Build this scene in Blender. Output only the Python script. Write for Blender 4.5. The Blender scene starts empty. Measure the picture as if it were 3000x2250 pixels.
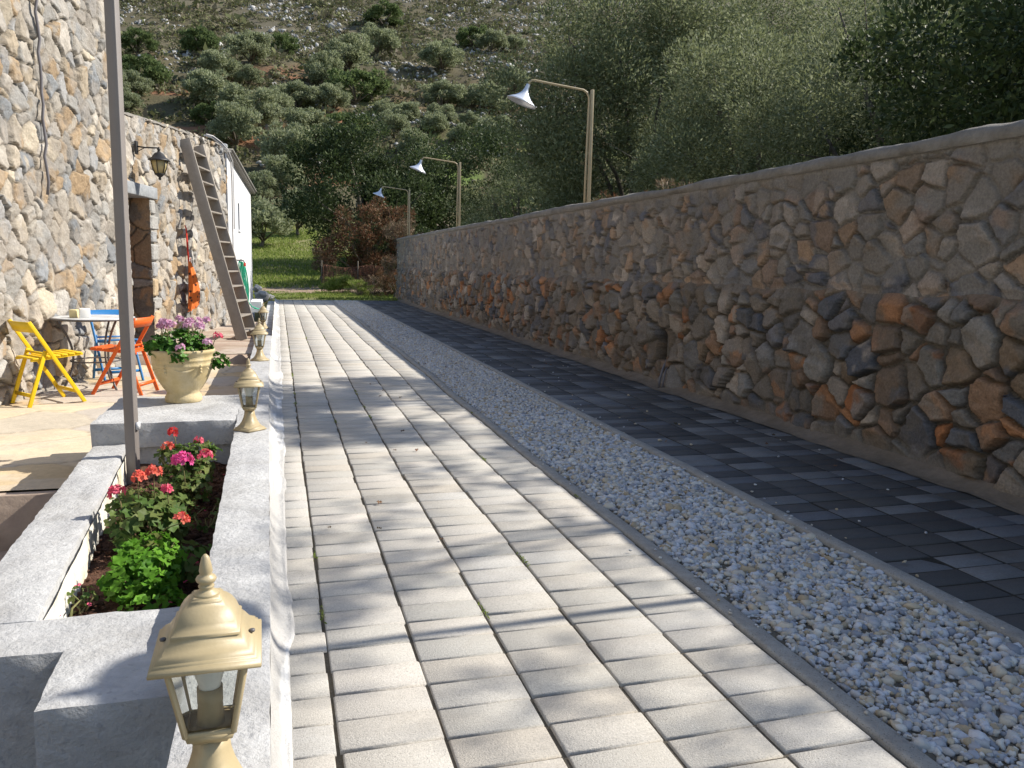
import bpy, math, random
import numpy as np
from mathutils import Matrix, Vector
PI=math.pi; R=math.radians
S=bpy.context.scene; COL=S.collection

# ------------------------------------------------------------ camera, sky, sun, exposure
cam=bpy.data.cameras.new('camera'); co=bpy.data.objects.new('camera',cam); COL.objects.link(co)
cam.sensor_width=36; cam.lens=28.48; cam.clip_start=.05; cam.clip_end=3000
r_=(0.96124371,-0.27483938,0.0217678); d_=(-0.01898486,-0.14475236,-0.98928577); f_=(0.27504563,0.95053147,-0.14436009)
co.matrix_world=Matrix(((r_[0],-d_[0],-f_[0],0),(r_[1],-d_[1],-f_[1],0),(r_[2],-d_[2],-f_[2],1.05),(0,0,0,1)))
S.camera=co
EL=R(40.6); AZ=R(3.0)             # sun: from the right (+X), a little ahead
w=bpy.data.worlds.new('World'); S.world=w; w.use_nodes=True
nt=w.node_tree; sky=nt.nodes.new('ShaderNodeTexSky'); sky.sky_type='NISHITA'; sky.sun_disc=False
sky.sun_elevation=EL; sky.sun_rotation=R(87.0); sky.altitude=100; sky.air_density=1.0; sky.dust_density=.6
nt.links.new(sky.outputs[0],nt.nodes['Background'].inputs[0]); nt.nodes['Background'].inputs[1].default_value=.115
sl=bpy.data.lights.new('sun','SUN'); sl.energy=4.6; sl.angle=R(.53); sl.color=(1,.94,.84)
so=bpy.data.objects.new('sun',sl); COL.objects.link(so)
sd=Vector((math.cos(EL)*math.cos(AZ),math.cos(EL)*math.sin(AZ),math.sin(EL)))
so.rotation_euler=sd.to_track_quat('Z','Y').to_euler(); so.location=(20,2,20)
S.view_settings.view_transform='Standard'; S.view_settings.look='None'; S.view_settings.exposure=.66; S.view_settings.gamma=1
S.render.resolution_x=1024; S.render.resolution_y=768

# ------------------------------------------------------------ helpers
rng=np.random.default_rng(7); random.seed(7)
def A_(*a): return np.array(a,float)
def hsh(i,j,k=0):
    with np.errstate(over='ignore'):
        h=(i.astype(np.int64)*374761393+j.astype(np.int64)*668265263+k*2147483647+k*974711)&0xffffffff
        h=((h^(h>>13))*1274126177)&0xffffffff
        h=((h^(h>>16))*2246822519)&0xffffffff
        return ((h^(h>>13))&0xffffff)/float(0xffffff)
def vn(x,y,k=0):
    x=np.asarray(x,float);y=np.asarray(y,float)
    i=np.floor(x);j=np.floor(y);u=x-i;v=y-j;u=u*u*(3-2*u);v=v*v*(3-2*v);i=i.astype(int);j=j.astype(int)
    return (hsh(i,j,k)*(1-u)+hsh(i+1,j,k)*u)*(1-v)+(hsh(i,j+1,k)*(1-u)+hsh(i+1,j+1,k)*u)*v
def fbm(x,y,k=0,o=4):
    s=0;a=.5
    for q in range(o): s=s+a*vn(x*2**q,y*2**q,k+q); a*=.5
    return s/(1-.5**o)
class MB:
    def __init__(s): s.v=[];s.f=[];s.n=0;s.mi=[];s.c=[]
    def add(s,v,f,m=0,c=None):
        v=np.asarray(v,float).reshape(-1,3); f=np.asarray(f,dtype=np.int64)
        s.v.append(v); s.f.append(f+s.n); s.mi.append(np.full(len(f),m)); s.n+=len(v)
        if c is not None: s.c.append(np.asarray(c,float))
        return s
    def addp(s,v,fl,m=0):                                   # ragged faces
        base=s.n; s.v.append(np.asarray(v,float).reshape(-1,3)); s.n+=len(s.v[-1])
        for f in fl: s.f.append(np.array([f])+base); s.mi.append(np.array([m]))
        return s
    def box(s,x0,x1,y0,y1,z0,z1,m=0,M=None):
        v=np.array([[x,y,z] for x in (x0,x1) for y in (y0,y1) for z in (z0,z1)],float)
        if M is not None: v=xf(v,M)
        return s.add(v,[[0,1,3,2],[4,6,7,5],[0,4,5,1],[2,3,7,6],[0,2,6,4],[1,5,7,3]],m)
    def bar(s,a,b,wx,wz,up=(0,0,1),m=0):                    # rectangular bar from a to b
        a=A_(*a);b=A_(*b);d=b-a;L=np.linalg.norm(d);d=d/L;up=A_(*up)
        x=np.cross(d,up);x/=np.linalg.norm(x);z=np.cross(x,d)
        v=[];
        for t in (a,b):
            for sx,sz in ((-1,-1),(1,-1),(1,1),(-1,1)): v.append(t+x*sx*wx/2+z*sz*wz/2)
        return s.add(v,[[0,1,2,3],[4,7,6,5],[0,4,5,1],[1,5,6,2],[2,6,7,3],[3,7,4,0]],m)
    def tube(s,pts,rad,n=8,m=0,cap=True):
        P=np.asarray(pts,float); k=len(P); rad=np.broadcast_to(np.asarray(rad,float),(k,))
        T=np.gradient(P,axis=0); T/=np.linalg.norm(T,axis=1)[:,None]+1e-12
        ref=A_(0,0,1) if abs(T[0][2])<.9 else A_(1,0,0)
        x=np.cross(T[0],ref);x/=np.linalg.norm(x); V=[]
        a=np.arange(n)*2*PI/n
        for q in range(k):
            x=x-T[q]*(x@T[q]);x/=np.linalg.norm(x)+1e-12;y=np.cross(T[q],x)
            V.append(P[q]+rad[q]*(np.cos(a)[:,None]*x+np.sin(a)[:,None]*y))
        V=np.concatenate(V); i=np.arange(k-1)[:,None]*n; j=np.arange(n)[None]
        F=np.stack([i+j,i+(j+1)%n,i+n+(j+1)%n,i+n+j],-1).reshape(-1,4)
        b=s.n; s.add(V,F,m)
        if cap:
            s.f.append(np.array([list(range(n))[::-1]])+b); s.f.append(np.array([list(range((k-1)*n,k*n))])+b); s.mi+= [np.array([m]),np.array([m])]
        return s
    def lathe(s,prof,n=24,c=(0,0,0),m=0,rot=0,sq=None,cap=True):  # prof [(r,z)]; sq=4: square section
        k=len(prof)
        if sq: n=sq
        a=np.arange(n)*2*PI/n+rot; q=1/math.cos(PI/n) if sq else 1
        V=np.array([[c[0]+r*q*math.cos(t),c[1]+r*q*math.sin(t),c[2]+z] for r,z in prof for t in a])
        i=np.arange(k-1)[:,None]*n; j=np.arange(n)[None]
        F=np.stack([i+j,i+(j+1)%n,i+n+(j+1)%n,i+n+j],-1).reshape(-1,4)
        b=s.n; s.add(V,F,m)
        if cap:
            s.f.append(np.array([list(range(n))[::-1]])+b); s.f.append(np.array([list(range((k-1)*n,k*n))])+b); s.mi+= [np.array([m]),np.array([m])]
        return s
    def grid(s,V,m=0,flip=False,c=None,keep=None):          # V (a,b,3)
        a,b=V.shape[:2]; i=np.arange(a-1)[:,None]*b; j=np.arange(b-1)[None]
        F=np.stack([i+j,i+b+j,i+b+j+1,i+j+1],-1)
        if flip: F=F[...,::-1]
        F=F.reshape(-1,4)
        if keep is not None: F=F[keep.reshape(-1)]
        return s.add(V.reshape(-1,3),F,m,c)
    def mesh(s,name,mats,smooth=False):
        me=bpy.data.meshes.new(name); V=np.concatenate(s.v) if s.v else np.zeros((0,3))
        tot=[np.full(len(f),f.shape[1]) for f in s.f]; tot=np.concatenate(tot); idx=np.concatenate([f.ravel() for f in s.f])
        me.vertices.add(len(V)); me.vertices.foreach_set('co',V.astype(np.float32).ravel())
        me.loops.add(len(idx)); me.loops.foreach_set('vertex_index',idx.astype(np.int32))
        me.polygons.add(len(tot)); st=np.concatenate([[0],np.cumsum(tot)[:-1]]).astype(np.int32)
        me.polygons.foreach_set('loop_start',st); me.polygons.foreach_set('loop_total',tot.astype(np.int32))
        me.polygons.foreach_set('material_index',np.concatenate(s.mi).astype(np.int32))
        if smooth: me.polygons.foreach_set('use_smooth',np.ones(len(tot),bool))
        for m in (mats if isinstance(mats,(list,tuple)) else [mats]): me.materials.append(m)
        if s.c:
            C=np.concatenate(s.c); at=me.color_attributes.new('Col','FLOAT_COLOR','POINT')
            at.data.foreach_set('color',np.concatenate([C,np.ones((len(C),1))],1).astype(np.float32).ravel())
        me.update(); me.validate(); return me
def xf(v,M): v=np.asarray(v,float); M=np.array(M); return v@M[:3,:3].T+M[:3,3]
def obj(name,mb,mats,parent=None,smooth=False,loc=(0,0,0),rz=0):
    me=mb if isinstance(mb,bpy.types.Mesh) else mb.mesh(name,mats,smooth)
    o=bpy.data.objects.new(name,me); COL.objects.link(o); o.location=loc; o.rotation_euler=(0,0,rz)
    if parent: o.parent=parent
    return o
def tag(o,label=None,cat=None,group=None,kind=None):
    if label: o['label']=label
    if cat: o['category']=cat
    if group: o['group']=group
    if kind: o['kind']=kind
    return o
def thing(name,label,cat,loc=(0,0,0),rz=0,group=None,scale=1):
    o=bpy.data.objects.new(name,None); COL.objects.link(o); o.location=loc; o.rotation_euler=(0,0,rz); o.scale=(scale,)*3
    o.empty_display_size=.1
    return tag(o,label,cat,group)
def kids(o): return list(o.children)
def dup(root,loc,rz=0,scale=None,label=None,group=None):
    def cp(o,p):
        c=o.copy(); COL.objects.link(c); c.parent=p
        for ch in kids(o): cp(ch,c)
        return c
    c=cp(root,None); c.location=loc; c.rotation_euler=(0,0,rz)
    if scale is not None: c.scale=scale if isinstance(scale,(tuple,list)) else (scale,)*3
    if label: c['label']=label
    if group: c['group']=group
    return c
def bevel(o,wd=.003,seg=2):
    m=o.modifiers.new('bevel','BEVEL'); m.width=wd; m.segments=seg; m.limit_method='ANGLE'; m.angle_limit=R(35); return o

# ------------------------------------------------------------ materials
def mat(name,cols,scale=8,rough=.8,bump=0,bscale=60,spec=.4,metal=0,attr=False,island=False,detail=6,vary=.0,speck=0,speckcol=(.1,.09,.08),transl=0,coords='Object',dist=.01,contrast=(.3,.7),stain=None):
    m=bpy.data.materials.new(name); m.use_nodes=True; t=m.node_tree; N=t.nodes.new; L=t.links.new
    b=t.nodes['Principled BSDF']; b.inputs['Roughness'].default_value=rough; b.inputs['Specular IOR Level'].default_value=spec; b.inputs['Metallic'].default_value=metal
    tc=N('ShaderNodeTexCoord'); geo=N('ShaderNodeNewGeometry')
    src=None
    if attr:
        a=N('ShaderNodeVertexColor'); a.layer_name='Col'; src=a.outputs[0]
    else:
        rp=N('ShaderNodeValToRGB'); cs=cols if isinstance(cols[0],(tuple,list)) else [cols]
        if island: L(geo.outputs['Random Per Island'],rp.inputs[0]); lo,hi=0,1
        else:
            nz=N('ShaderNodeTexNoise'); nz.inputs['Scale'].default_value=scale; nz.inputs['Detail'].default_value=detail; nz.inputs['Roughness'].default_value=.6
            L(tc.outputs[coords],nz.inputs['Vector']); L(nz.outputs[0],rp.inputs[0]); lo,hi=contrast
        e=rp.color_ramp.elements
        while len(e)<len(cs): e.new(.5)
        while len(e)>max(1,len(cs)): e.remove(e[-1])
        for i,c in enumerate(cs):
            e[i].position=lo+(hi-lo)*(i/max(1,len(cs)-1)); e[i].color=(*c,1)
        src=rp.outputs[0]
    if vary:                                                # fine brightness variation of the surface itself
        n2=N('ShaderNodeTexNoise'); n2.inputs['Scale'].default_value=scale*5; n2.inputs['Detail'].default_value=7; n2.inputs['Roughness'].default_value=.7
        L(tc.outputs[coords],n2.inputs['Vector'])
        mr=N('ShaderNodeMapRange'); mr.inputs[1].default_value=.25; mr.inputs[2].default_value=.75; mr.inputs[3].default_value=1-vary; mr.inputs[4].default_value=1+vary
        L(n2.outputs[0],mr.inputs[0]); mx=N('ShaderNodeVectorMath'); mx.operation='SCALE'; L(src,mx.inputs[0]); L(mr.outputs[0],mx.inputs['Scale']); src=mx.outputs[0]
    if stain:                                               # dirt and weathering patches: (scale, amount, colour)
        n4=N('ShaderNodeTexNoise'); n4.inputs['Scale'].default_value=stain[0]; n4.inputs['Detail'].default_value=8; n4.inputs['Roughness'].default_value=.68; n4.inputs['Distortion'].default_value=.6
        L(tc.outputs[coords],n4.inputs['Vector']); r4=N('ShaderNodeMapRange'); r4.inputs[1].default_value=.47; r4.inputs[2].default_value=.68; r4.inputs[4].default_value=stain[1]; L(n4.outputs[0],r4.inputs[0])
        m4=N('ShaderNodeMix'); m4.data_type='RGBA'; L(r4.outputs[0],m4.inputs[0]); L(src,m4.inputs[6]); m4.inputs[7].default_value=(*stain[2],1); src=m4.outputs[2]
    if speck:
        vo=N('ShaderNodeTexNoise'); vo.inputs['Scale'].default_value=speck; vo.inputs['Detail'].default_value=2
        L(tc.outputs[coords],vo.inputs['Vector']); r2=N('ShaderNodeValToRGB'); r2.color_ramp.elements[0].position=.60; r2.color_ramp.elements[1].position=.70
        r2.color_ramp.elements[0].color=(0,0,0,1); r2.color_ramp.elements[1].color=(.7,.7,.7,1)
        L(vo.outputs[0],r2.inputs[0]); mi=N('ShaderNodeMix'); mi.data_type='RGBA'; L(r2.outputs[0],mi.inputs[0]); L(src,mi.inputs[6]); mi.inputs[7].default_value=(*speckcol,1); src=mi.outputs[2]
    L(src,b.inputs['Base Color'])
    if bump:
        n3=N('ShaderNodeTexNoise'); n3.inputs['Scale'].default_value=bscale; n3.inputs['Detail'].default_value=6; n3.inputs['Roughness'].default_value=.65
        L(tc.outputs[coords],n3.inputs['Vector']); bp=N('ShaderNodeBump'); bp.inputs['Strength'].default_value=bump; bp.inputs['Distance'].default_value=dist
        L(n3.outputs[0],bp.inputs['Height']); L(bp.outputs[0],b.inputs['Normal'])
    if transl:
        tr=N('ShaderNodeBsdfTranslucent'); L(src,tr.inputs[0]); ms=N('ShaderNodeMixShader'); ms.inputs[0].default_value=transl
        L(b.outputs[0],ms.inputs[1]); L(tr.outputs[0],ms.inputs[2]); L(ms.outputs[0],t.nodes['Material Output'].inputs[0])
    return m
M={}
M['paver']=mat('pale_concrete_paver',[(.46,.435,.39),(.52,.49,.44),(.49,.465,.42),(.43,.415,.38),(.53,.495,.445),(.48,.465,.435),(.50,.455,.39)],island=True,rough=.88,bump=.6,bscale=230,vary=.2,scale=26,speck=300,speckcol=(.2,.185,.165),dist=.005,spec=.2,stain=(1.6,.45,(.36,.32,.265)))
M['paver_dark']=mat('dark_concrete_paver',[(.072,.071,.070),(.082,.081,.080),(.092,.091,.09),(.15,.152,.156),(.185,.188,.192),(.075,.076,.08),(.135,.14,.152),(.058,.058,.06),(.11,.114,.122)],island=True,rough=.68,bump=.5,bscale=220,vary=.25,scale=22,dist=.004,spec=.35,stain=(2.2,.6,(.085,.078,.068)))
M['joint']=mat('joint_sand',[(.13,.11,.085),(.21,.18,.135)],scale=25,rough=1,bump=.6,bscale=200,vary=.3)
M['kerb']=mat('cement_kerb',[(.30,.28,.25),(.40,.38,.34)],scale=9,rough=.9,bump=.6,bscale=90,vary=.15,speck=220)
M['bed']=mat('gravel_bed',[(.20,.19,.18),(.32,.31,.3)],scale=60,rough=1,bump=1,bscale=90)
M['gravel']=mat('marble_gravel',[(.66,.64,.59),(.53,.52,.50),(.72,.69,.62),(.45,.45,.45),(.58,.53,.44),(.64,.63,.61),(.44,.35,.23),(.48,.48,.49),(.56,.47,.34),(.30,.31,.34),(.64,.64,.66),(.50,.45,.38),(.60,.53,.42),(.42,.43,.46),(.56,.57,.60),(.40,.22,.12)],island=True,rough=.75,vary=.1,scale=60,spec=.35)
M['gravel'].node_tree.nodes['Color Ramp'].color_ramp.interpolation='CONSTANT'
M['paver_dark'].node_tree.nodes['Color Ramp'].color_ramp.interpolation='CONSTANT'
M['stonewall']=mat('rubble_stone',None,attr=True,rough=.88,bump=1.0,bscale=55,vary=.36,scale=14,spec=.25,dist=.012)
M['stonewall_light']=mat('pale_rubble_stone',None,attr=True,rough=.9,bump=1.0,bscale=38,vary=.24,scale=8,spec=.2,dist=.014)
M['core']=mat('masonry_core',[(.16,.13,.1),(.24,.2,.16)],scale=5,rough=1,bump=.6,bscale=20)
M['mortar']=mat('cement_mortar',[(.17,.155,.135),(.26,.24,.21)],scale=5,rough=.95,bump=.9,bscale=40,vary=.2,dist=.012)
M['mortar_brown']=mat('brown_mortar_fillet',[(.16,.125,.09),(.26,.21,.16)],scale=4,rough=.95,bump=.9,bscale=45,vary=.2)
M['stucco']=mat('whitewashed_cement',[(.38,.38,.385),(.46,.46,.46),(.53,.53,.525)],scale=4,rough=.94,bump=.9,bscale=34,vary=.10,speck=48,speckcol=(.33,.33,.335),dist=.012,spec=.15,stain=(2.6,.45,(.24,.225,.20)))
M['whitewash']=mat('whitewash_fillet',[(.58,.57,.55),(.80,.79,.77),(.84,.83,.81)],scale=9,rough=.9,bump=.9,bscale=60,vary=.06,spec=.2)
M['limewhite']=mat('stained_limewash',[(.50,.42,.27),(.72,.68,.58),(.80,.79,.76)],scale=3.5,rough=.9,bump=.6,bscale=50,vary=.06)
M['white']=mat('white_render',[(.62,.625,.64),(.70,.705,.72)],scale=1.4,rough=.9,bump=.3,bscale=60,spec=.2,stain=(1.2,.3,(.55,.53,.49)))
M['patio']=mat('flagstone',[(.42,.32,.2),(.50,.40,.27),(.46,.40,.31),(.55,.46,.33),(.38,.32,.24)],scale=2.3,rough=.85,bump=.5,bscale=18,vary=.14,dist=.01)
M['landing']=mat('brown_flagstone',[(.30,.22,.17),(.42,.33,.26),(.36,.28,.23)],scale=2.6,rough=.85,bump=.5,bscale=18,vary=.14)
M['soil']=mat('dark_red_soil',[(.045,.02,.013),(.11,.05,.03),(.17,.09,.055)],scale=26,rough=1,bump=1,bscale=80,vary=.4,dist=.02)
M['grey_metal']=mat('taupe_painted_steel',[(.225,.20,.185),(.25,.225,.21)],scale=4,rough=.5,bump=.05,bscale=200)
M['ladder']=mat('grey_brown_painted_wood',[(.24,.21,.18),(.30,.27,.235)],scale=7,rough=.7,bump=.2,bscale=60,vary=.08)
M['gold']=mat('sand_gold_paint',[(.38,.305,.175),(.43,.35,.21)],scale=10,rough=.45,bump=.06,bscale=220,spec=.5,vary=.04,stain=(14,.16,(.22,.17,.10)))
M['post_gold']=mat('pale_gold_paint',[(.40,.31,.18),(.47,.38,.24)],scale=14,rough=.5,spec=.5,vary=.06)
M['alu']=mat('pressed_aluminium',[(.62,.66,.74),(.74,.77,.83)],scale=6,rough=.38,metal=.45,spec=.6)
M['bulb']=mat('white_bulb_plastic',(.82,.82,.80),rough=.35)
M['black']=mat('black_iron',[(.02,.02,.021),(.035,.034,.034)],scale=20,rough=.5)
M['amber']=mat('frosted_amber_glass',[(.55,.45,.22),(.62,.54,.32)],scale=12,rough=.35,transl=.35)
M['iron']=mat('grey_wrought_iron',[(.10,.095,.10),(.16,.15,.155)],scale=30,rough=.5,metal=.3)
M['marble']=mat('pale_marble',[(.42,.42,.42),(.60,.60,.60),(.68,.68,.67)],scale=6,rough=.35,vary=.05)
for k,c in dict(yellow=(.78,.52,.008),orange=(.74,.13,.02),blue=(.025,.17,.42)).items():
    M[k]=mat(k+'_painted_wood',[c,tuple(q*.9 for q in c)],scale=14,rough=.42,bump=.12,bscale=90,vary=.04)
M['wax_white']=mat('white_wax',(.85,.84,.8),rough=.5); M['wax_yellow']=mat('cream_wax',(.72,.6,.32),rough=.5)
M['pot']=mat('cream_terracotta',[(.46,.35,.16),(.56,.45,.25),(.62,.52,.33)],scale=7,rough=.75,bump=.25,bscale=60,vary=.09,stain=(5,.4,(.40,.33,.20)))
M['redstrap']=mat('red_cord',(.6,.05,.03),rough=.8)
M['cable']=mat('grey_cable',(.16,.15,.16),rough=.6)
M['cable_w']=mat('white_conduit',(.62,.62,.63),rough=.5)
M['hose']=mat('green_hose',[(.02,.36,.2),(.05,.50,.32)],scale=30,rough=.4)
M['door']=mat('dark_door',[(.05,.045,.06),(.1,.04,.035)],scale=3,rough=.6)
M['lintel']=mat('grey_marble_lintel',[(.22,.235,.25),(.36,.375,.39)],scale=14,rough=.8,bump=.8,bscale=60,vary=.25)
M['roof']=mat('grey_roof_edge',[(.20,.19,.17),(.28,.265,.24)],scale=8,rough=.8)
M['slitdark']=mat('dark_slit',(.05,.05,.055),rough=.5)
M['bark']=mat('olive_bark',[(.07,.06,.045),(.17,.145,.115)],scale=9,rough=.95,bump=.9,bscale=30)
def leafm(n,cs,tr=.3,rough=.6,spec=.15): return mat(n,cs,island=True,rough=rough,transl=tr,spec=spec)
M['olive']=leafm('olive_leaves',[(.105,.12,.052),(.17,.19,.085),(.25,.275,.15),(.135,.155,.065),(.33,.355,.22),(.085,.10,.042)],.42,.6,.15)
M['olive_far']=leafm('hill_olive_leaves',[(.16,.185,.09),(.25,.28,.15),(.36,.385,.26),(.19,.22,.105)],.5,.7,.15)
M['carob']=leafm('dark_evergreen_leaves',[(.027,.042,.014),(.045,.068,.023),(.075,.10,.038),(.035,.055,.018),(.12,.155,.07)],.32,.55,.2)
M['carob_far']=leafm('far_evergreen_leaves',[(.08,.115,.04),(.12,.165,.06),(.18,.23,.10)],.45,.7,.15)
M['redleaf']=leafm('rusty_leaves',[(.15,.065,.035),(.21,.10,.055),(.10,.06,.03),(.07,.07,.03),(.26,.15,.09),(.12,.09,.045)],.3)
M['drytwig']=leafm('dry_twigs',[(.22,.15,.10),(.30,.22,.15),(.14,.09,.06),(.18,.16,.08)],.2)
M['grass']=leafm('grass_blades',[(.13,.18,.035),(.19,.255,.05),(.26,.32,.075),(.34,.33,.14)],.45,.7)
M['scrub']=leafm('hill_scrub_leaves',[(.10,.115,.05),(.15,.16,.075),(.16,.135,.105),(.20,.21,.09),(.12,.13,.055),(.21,.18,.14)],.2,.8,.2)
M['rock']=mat('limestone_rock',[(.26,.255,.25),(.36,.355,.345),(.45,.44,.42),(.20,.195,.19)],island=True,rough=.95,vary=.15,scale=2)
M['ger']=leafm('geranium_leaves',[(.06,.17,.015),(.10,.25,.02),(.15,.33,.035),(.05,.13,.012)],.35,.5)
M['ger_d']=leafm('dull_geranium_leaves',[(.06,.11,.025),(.10,.17,.04),(.17,.20,.06),(.05,.09,.02)],.3,.5)
M['ger_pot']=leafm('pot_geranium_leaves',[(.035,.10,.018),(.06,.16,.025),(.10,.22,.035),(.03,.08,.015)],.25,.4)
M['stem']=mat('green_brown_stem',[(.14,.17,.05),(.24,.18,.09)],scale=20,rough=.8)
M['fl_red']=leafm('red_petals',[(.75,.06,.05),(.8,.1,.1),(.62,.03,.04)],.3)
M['fl_coral']=leafm('coral_petals',[(.78,.12,.08),(.8,.22,.14),(.7,.1,.12)],.3)
M['fl_mag']=leafm('magenta_petals',[(.75,.07,.3),(.82,.16,.42),(.68,.04,.2)],.3)
M['fl_pink']=leafm('deep_pink_petals',[(.7,.05,.14),(.8,.12,.22),(.78,.25,.28)],.3)
M['fl_lil']=leafm('lilac_petals',[(.62,.34,.50),(.72,.48,.64),(.52,.20,.36),(.76,.56,.68)],.3)
# glass
g=bpy.data.materials.new('clear_glass'); g.use_nodes=True; t=g.node_tree; t.nodes.clear()
o_=t.nodes.new('ShaderNodeOutputMaterial'); mx=t.nodes.new('ShaderNodeMixShader'); tr=t.nodes.new('ShaderNodeBsdfTransparent'); gl=t.nodes.new('ShaderNodeBsdfGlossy'); fr=t.nodes.new('ShaderNodeFresnel')
fr.inputs[0].default_value=1.45; gl.inputs['Roughness'].default_value=.06; tr.inputs[0].default_value=(.86,.88,.86,1)
t.links.new(fr.outputs[0],mx.inputs[0]); t.links.new(tr.outputs[0],mx.inputs[1]); t.links.new(gl.outputs[0],mx.inputs[2]); t.links.new(mx.outputs[0],o_.inputs[0]); M['glass']=g

# ------------------------------------------------------------ ground and hill
PY=[-60,23,24,30,40,50,60,70,90,110,140,180,230,300,400,600]
PZ=[-.03,-.03,-.03,0,.6,1.6,3.2,5.6,13.5,22.5,36,56,82,120,170,240]
def gz(X,Y):
    X=np.asarray(X,float);Y=np.asarray(Y,float)
    z=np.interp(Y,PY,PZ)
    fade=np.clip((Y-50)/40,0,1)
    z=z+fade*(fbm(X/22,Y/22,3)-.5)*5*np.clip((Y-60)/60,.2,1)+fade*(fbm(X/5,Y/5,9)-.5)*1.1
    # terraces on the lower right slope
    tm=np.clip((X-6)/8,0,1)*np.clip((Y-66)/6,0,1)*np.clip((122-Y)/8,0,1)
    st=2.1; q=z/st; fr=q-np.floor(q); z=z+tm*((np.clip((fr-.62)/.3,0,1))-fr)*st*.8
    z=z+np.clip((Y-24)/6,0,1)*(fbm(X/1.5,Y/1.5,5)-.5)*.12
    # dropped under the paving, the sunken yard and the house
    hole=np.clip((23.0-Y)/.5,0,1)*np.clip((3.2-X)/.3,0,1)
    z=z-hole*1.0
    return z
ys=np.concatenate([np.arange(-60,0,6),np.arange(0,22,2),np.arange(22,26,.25),np.arange(26,60,.8),np.arange(60,200,.75),np.arange(200,600,5)])
xs=np.concatenate([np.arange(-260,-40,6),np.arange(-40,2.5,.9),np.arange(2.5,4,.15),np.arange(4,75,.9),np.arange(75,280,6)])
X,Y=np.meshgrid(xs,ys,indexing='ij'); Z=gz(X,Y)
mb=MB()
# the ground's own colours: grass field, dirt path, red earth, pale rocky scrub uphill
n1=fbm(X/6,Y/6,21); n2=fbm(X/1.7,Y/1.7,22); n3=fbm(X/12,Y/12,23)
C=np.zeros(X.shape+(3,)); grass=A_(.13,.15,.05); dirt=A_(.26,.19,.14); red=A_(.21,.105,.06); olv=A_(.085,.075,.045); rocky=A_(.095,.085,.06)
def blend(C,c,m): return C*(1-m[...,None])+c*m[...,None]
C[:]=grass; C=blend(C,dirt,np.clip((n2-.55)*5,0,.5))
C=blend(C,dirt,np.exp(-((Y-29.9-(X)*.08)/1.9)**4)*.95)
hil=np.clip((Y-58)/10,0,1); C=blend(C,olv,hil)
C=blend(C,red,np.clip((n1-.47)*7,0,1)*np.clip((14-X)/6,.25,1)*np.clip((Y-66)/8,0,1)*np.clip((126-Y)/14,0,1)*.95)
C=blend(C,A_(.13,.18,.05),np.clip((n2-.5)*5,0,1)*np.clip((X-8)/6,0,1)*np.clip((Y-70)/6,0,1)*np.clip((112-Y)/6,0,1)*.95)
C=C*1.25; C=blend(C,rocky*1.3,np.clip((Y-112+ (n3-.5)*40)/22,0,1)*np.clip((n1-.38)*4,.25,1))
mb.grid(Z[...,None]*[0,0,1]+np.stack([X,Y,0*X],-1),c=C.reshape(-1,3),flip=False)
M['ground']=mat('ground_earth',None,attr=True,rough=1,bump=.8,bscale=3,vary=.35,scale=.9,spec=.1,dist=.12)
tag(obj('ground',mb,M['ground'],smooth=True),kind='structure')

# ------------------------------------------------------------ paving
def wob(y): return .10*np.clip(np.asarray(y,float)/12,0,1)**.8+.012*np.sin(np.asarray(y)*.9)+.006*np.sin(np.asarray(y)*2.7)
YE=22.8
def pavers(name,cols,y0,y1,mt,seed,zt=0,jw=.0095,wf=None):
    r=np.random.default_rng(seed); V=[];F=[];n=0; P=.1218
    for ci,(a,b) in enumerate(cols):
        y=y0; q_=r.uniform(-.004,.004); row=0
        while y<y1:
            y=y0+row*P+q_+.004*math.sin(row*.11+ci*.8)+r.uniform(-.0012,.0012); row+=1; g_=.0030+.0014*r.random(); ya,yb=y+g_,min(y+P-g_,y1)
            if yb-ya<.02: break
            o=wf(y) if wf else 0.
            fa=o*(a-cols[0][0])/(cols[-1][1]-cols[0][0]); fb=o*(b-cols[0][0])/(cols[-1][1]-cols[0][0])
            x0=a+jw/2+r.normal(0,.0016)+fa; x1=b-jw/2+r.normal(0,.0022)+fb; z=zt+r.normal(0,.0012); tx,ty=r.normal(0,.004,2)
            c=.005; sk=r.normal(0,.0012)
            base=[(x0,ya,-.03),(x1,ya+sk,-.03),(x1,yb+sk,-.03),(x0,yb,-.03)]
            mid=[(p[0],p[1],z-.004) for p in base]
            top=[(x0+c,ya+c*.7,z),(x1-c,ya+c*.7+sk,z),(x1-c,yb-c*.7+sk,z),(x0+c,yb-c*.7,z)]
            xm=(x0+x1)/2;ym=(ya+yb)/2
            top=[(p[0],p[1],p[2]+tx*(p[0]-xm)+ty*(p[1]-ym)) for p in top]
            V+=base+mid+top
            for k in (0,4):
                for q in range(4): F.append([n+k+q,n+k+(q+1)%4,n+k+4+(q+1)%4,n+k+4+q])
            F.append([n+8,n+9,n+10,n+11]); n+=12
    mb=MB(); mb.add(V,F); return tag(obj(name,mb,mt),kind='structure')
colsL=[(.0,.105),(.105,.335),(.335,.569),(.569,.803),(.803,1.036),(1.036,1.268)]
pavers('pavement',colsL,-2,YE,M['paver'],1,wf=lambda y: float(wob(y)))
colsR=[(2.12+.233*i,2.12+.233*(i+1)) for i in range(5)]
pavers('pavement',colsR,-2,YE,M['paver_dark'],2,zt=-.004,jw=.009)
mb=MB(); mb.box(-.02,3.3,-3,YE,-.9,-.009); tag(obj('pavement_base',mb,M['joint']),kind='structure')
mb=MB(); mb.box(2.116,3.296,-3,YE-.004,-.3,-.0075); tag(obj('pavement_base',mb,mat('dark_joint_sand',[(.02,.019,.017),(.045,.042,.036)],scale=25,rough=1,bump=.6,bscale=200)),kind='structure')
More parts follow.
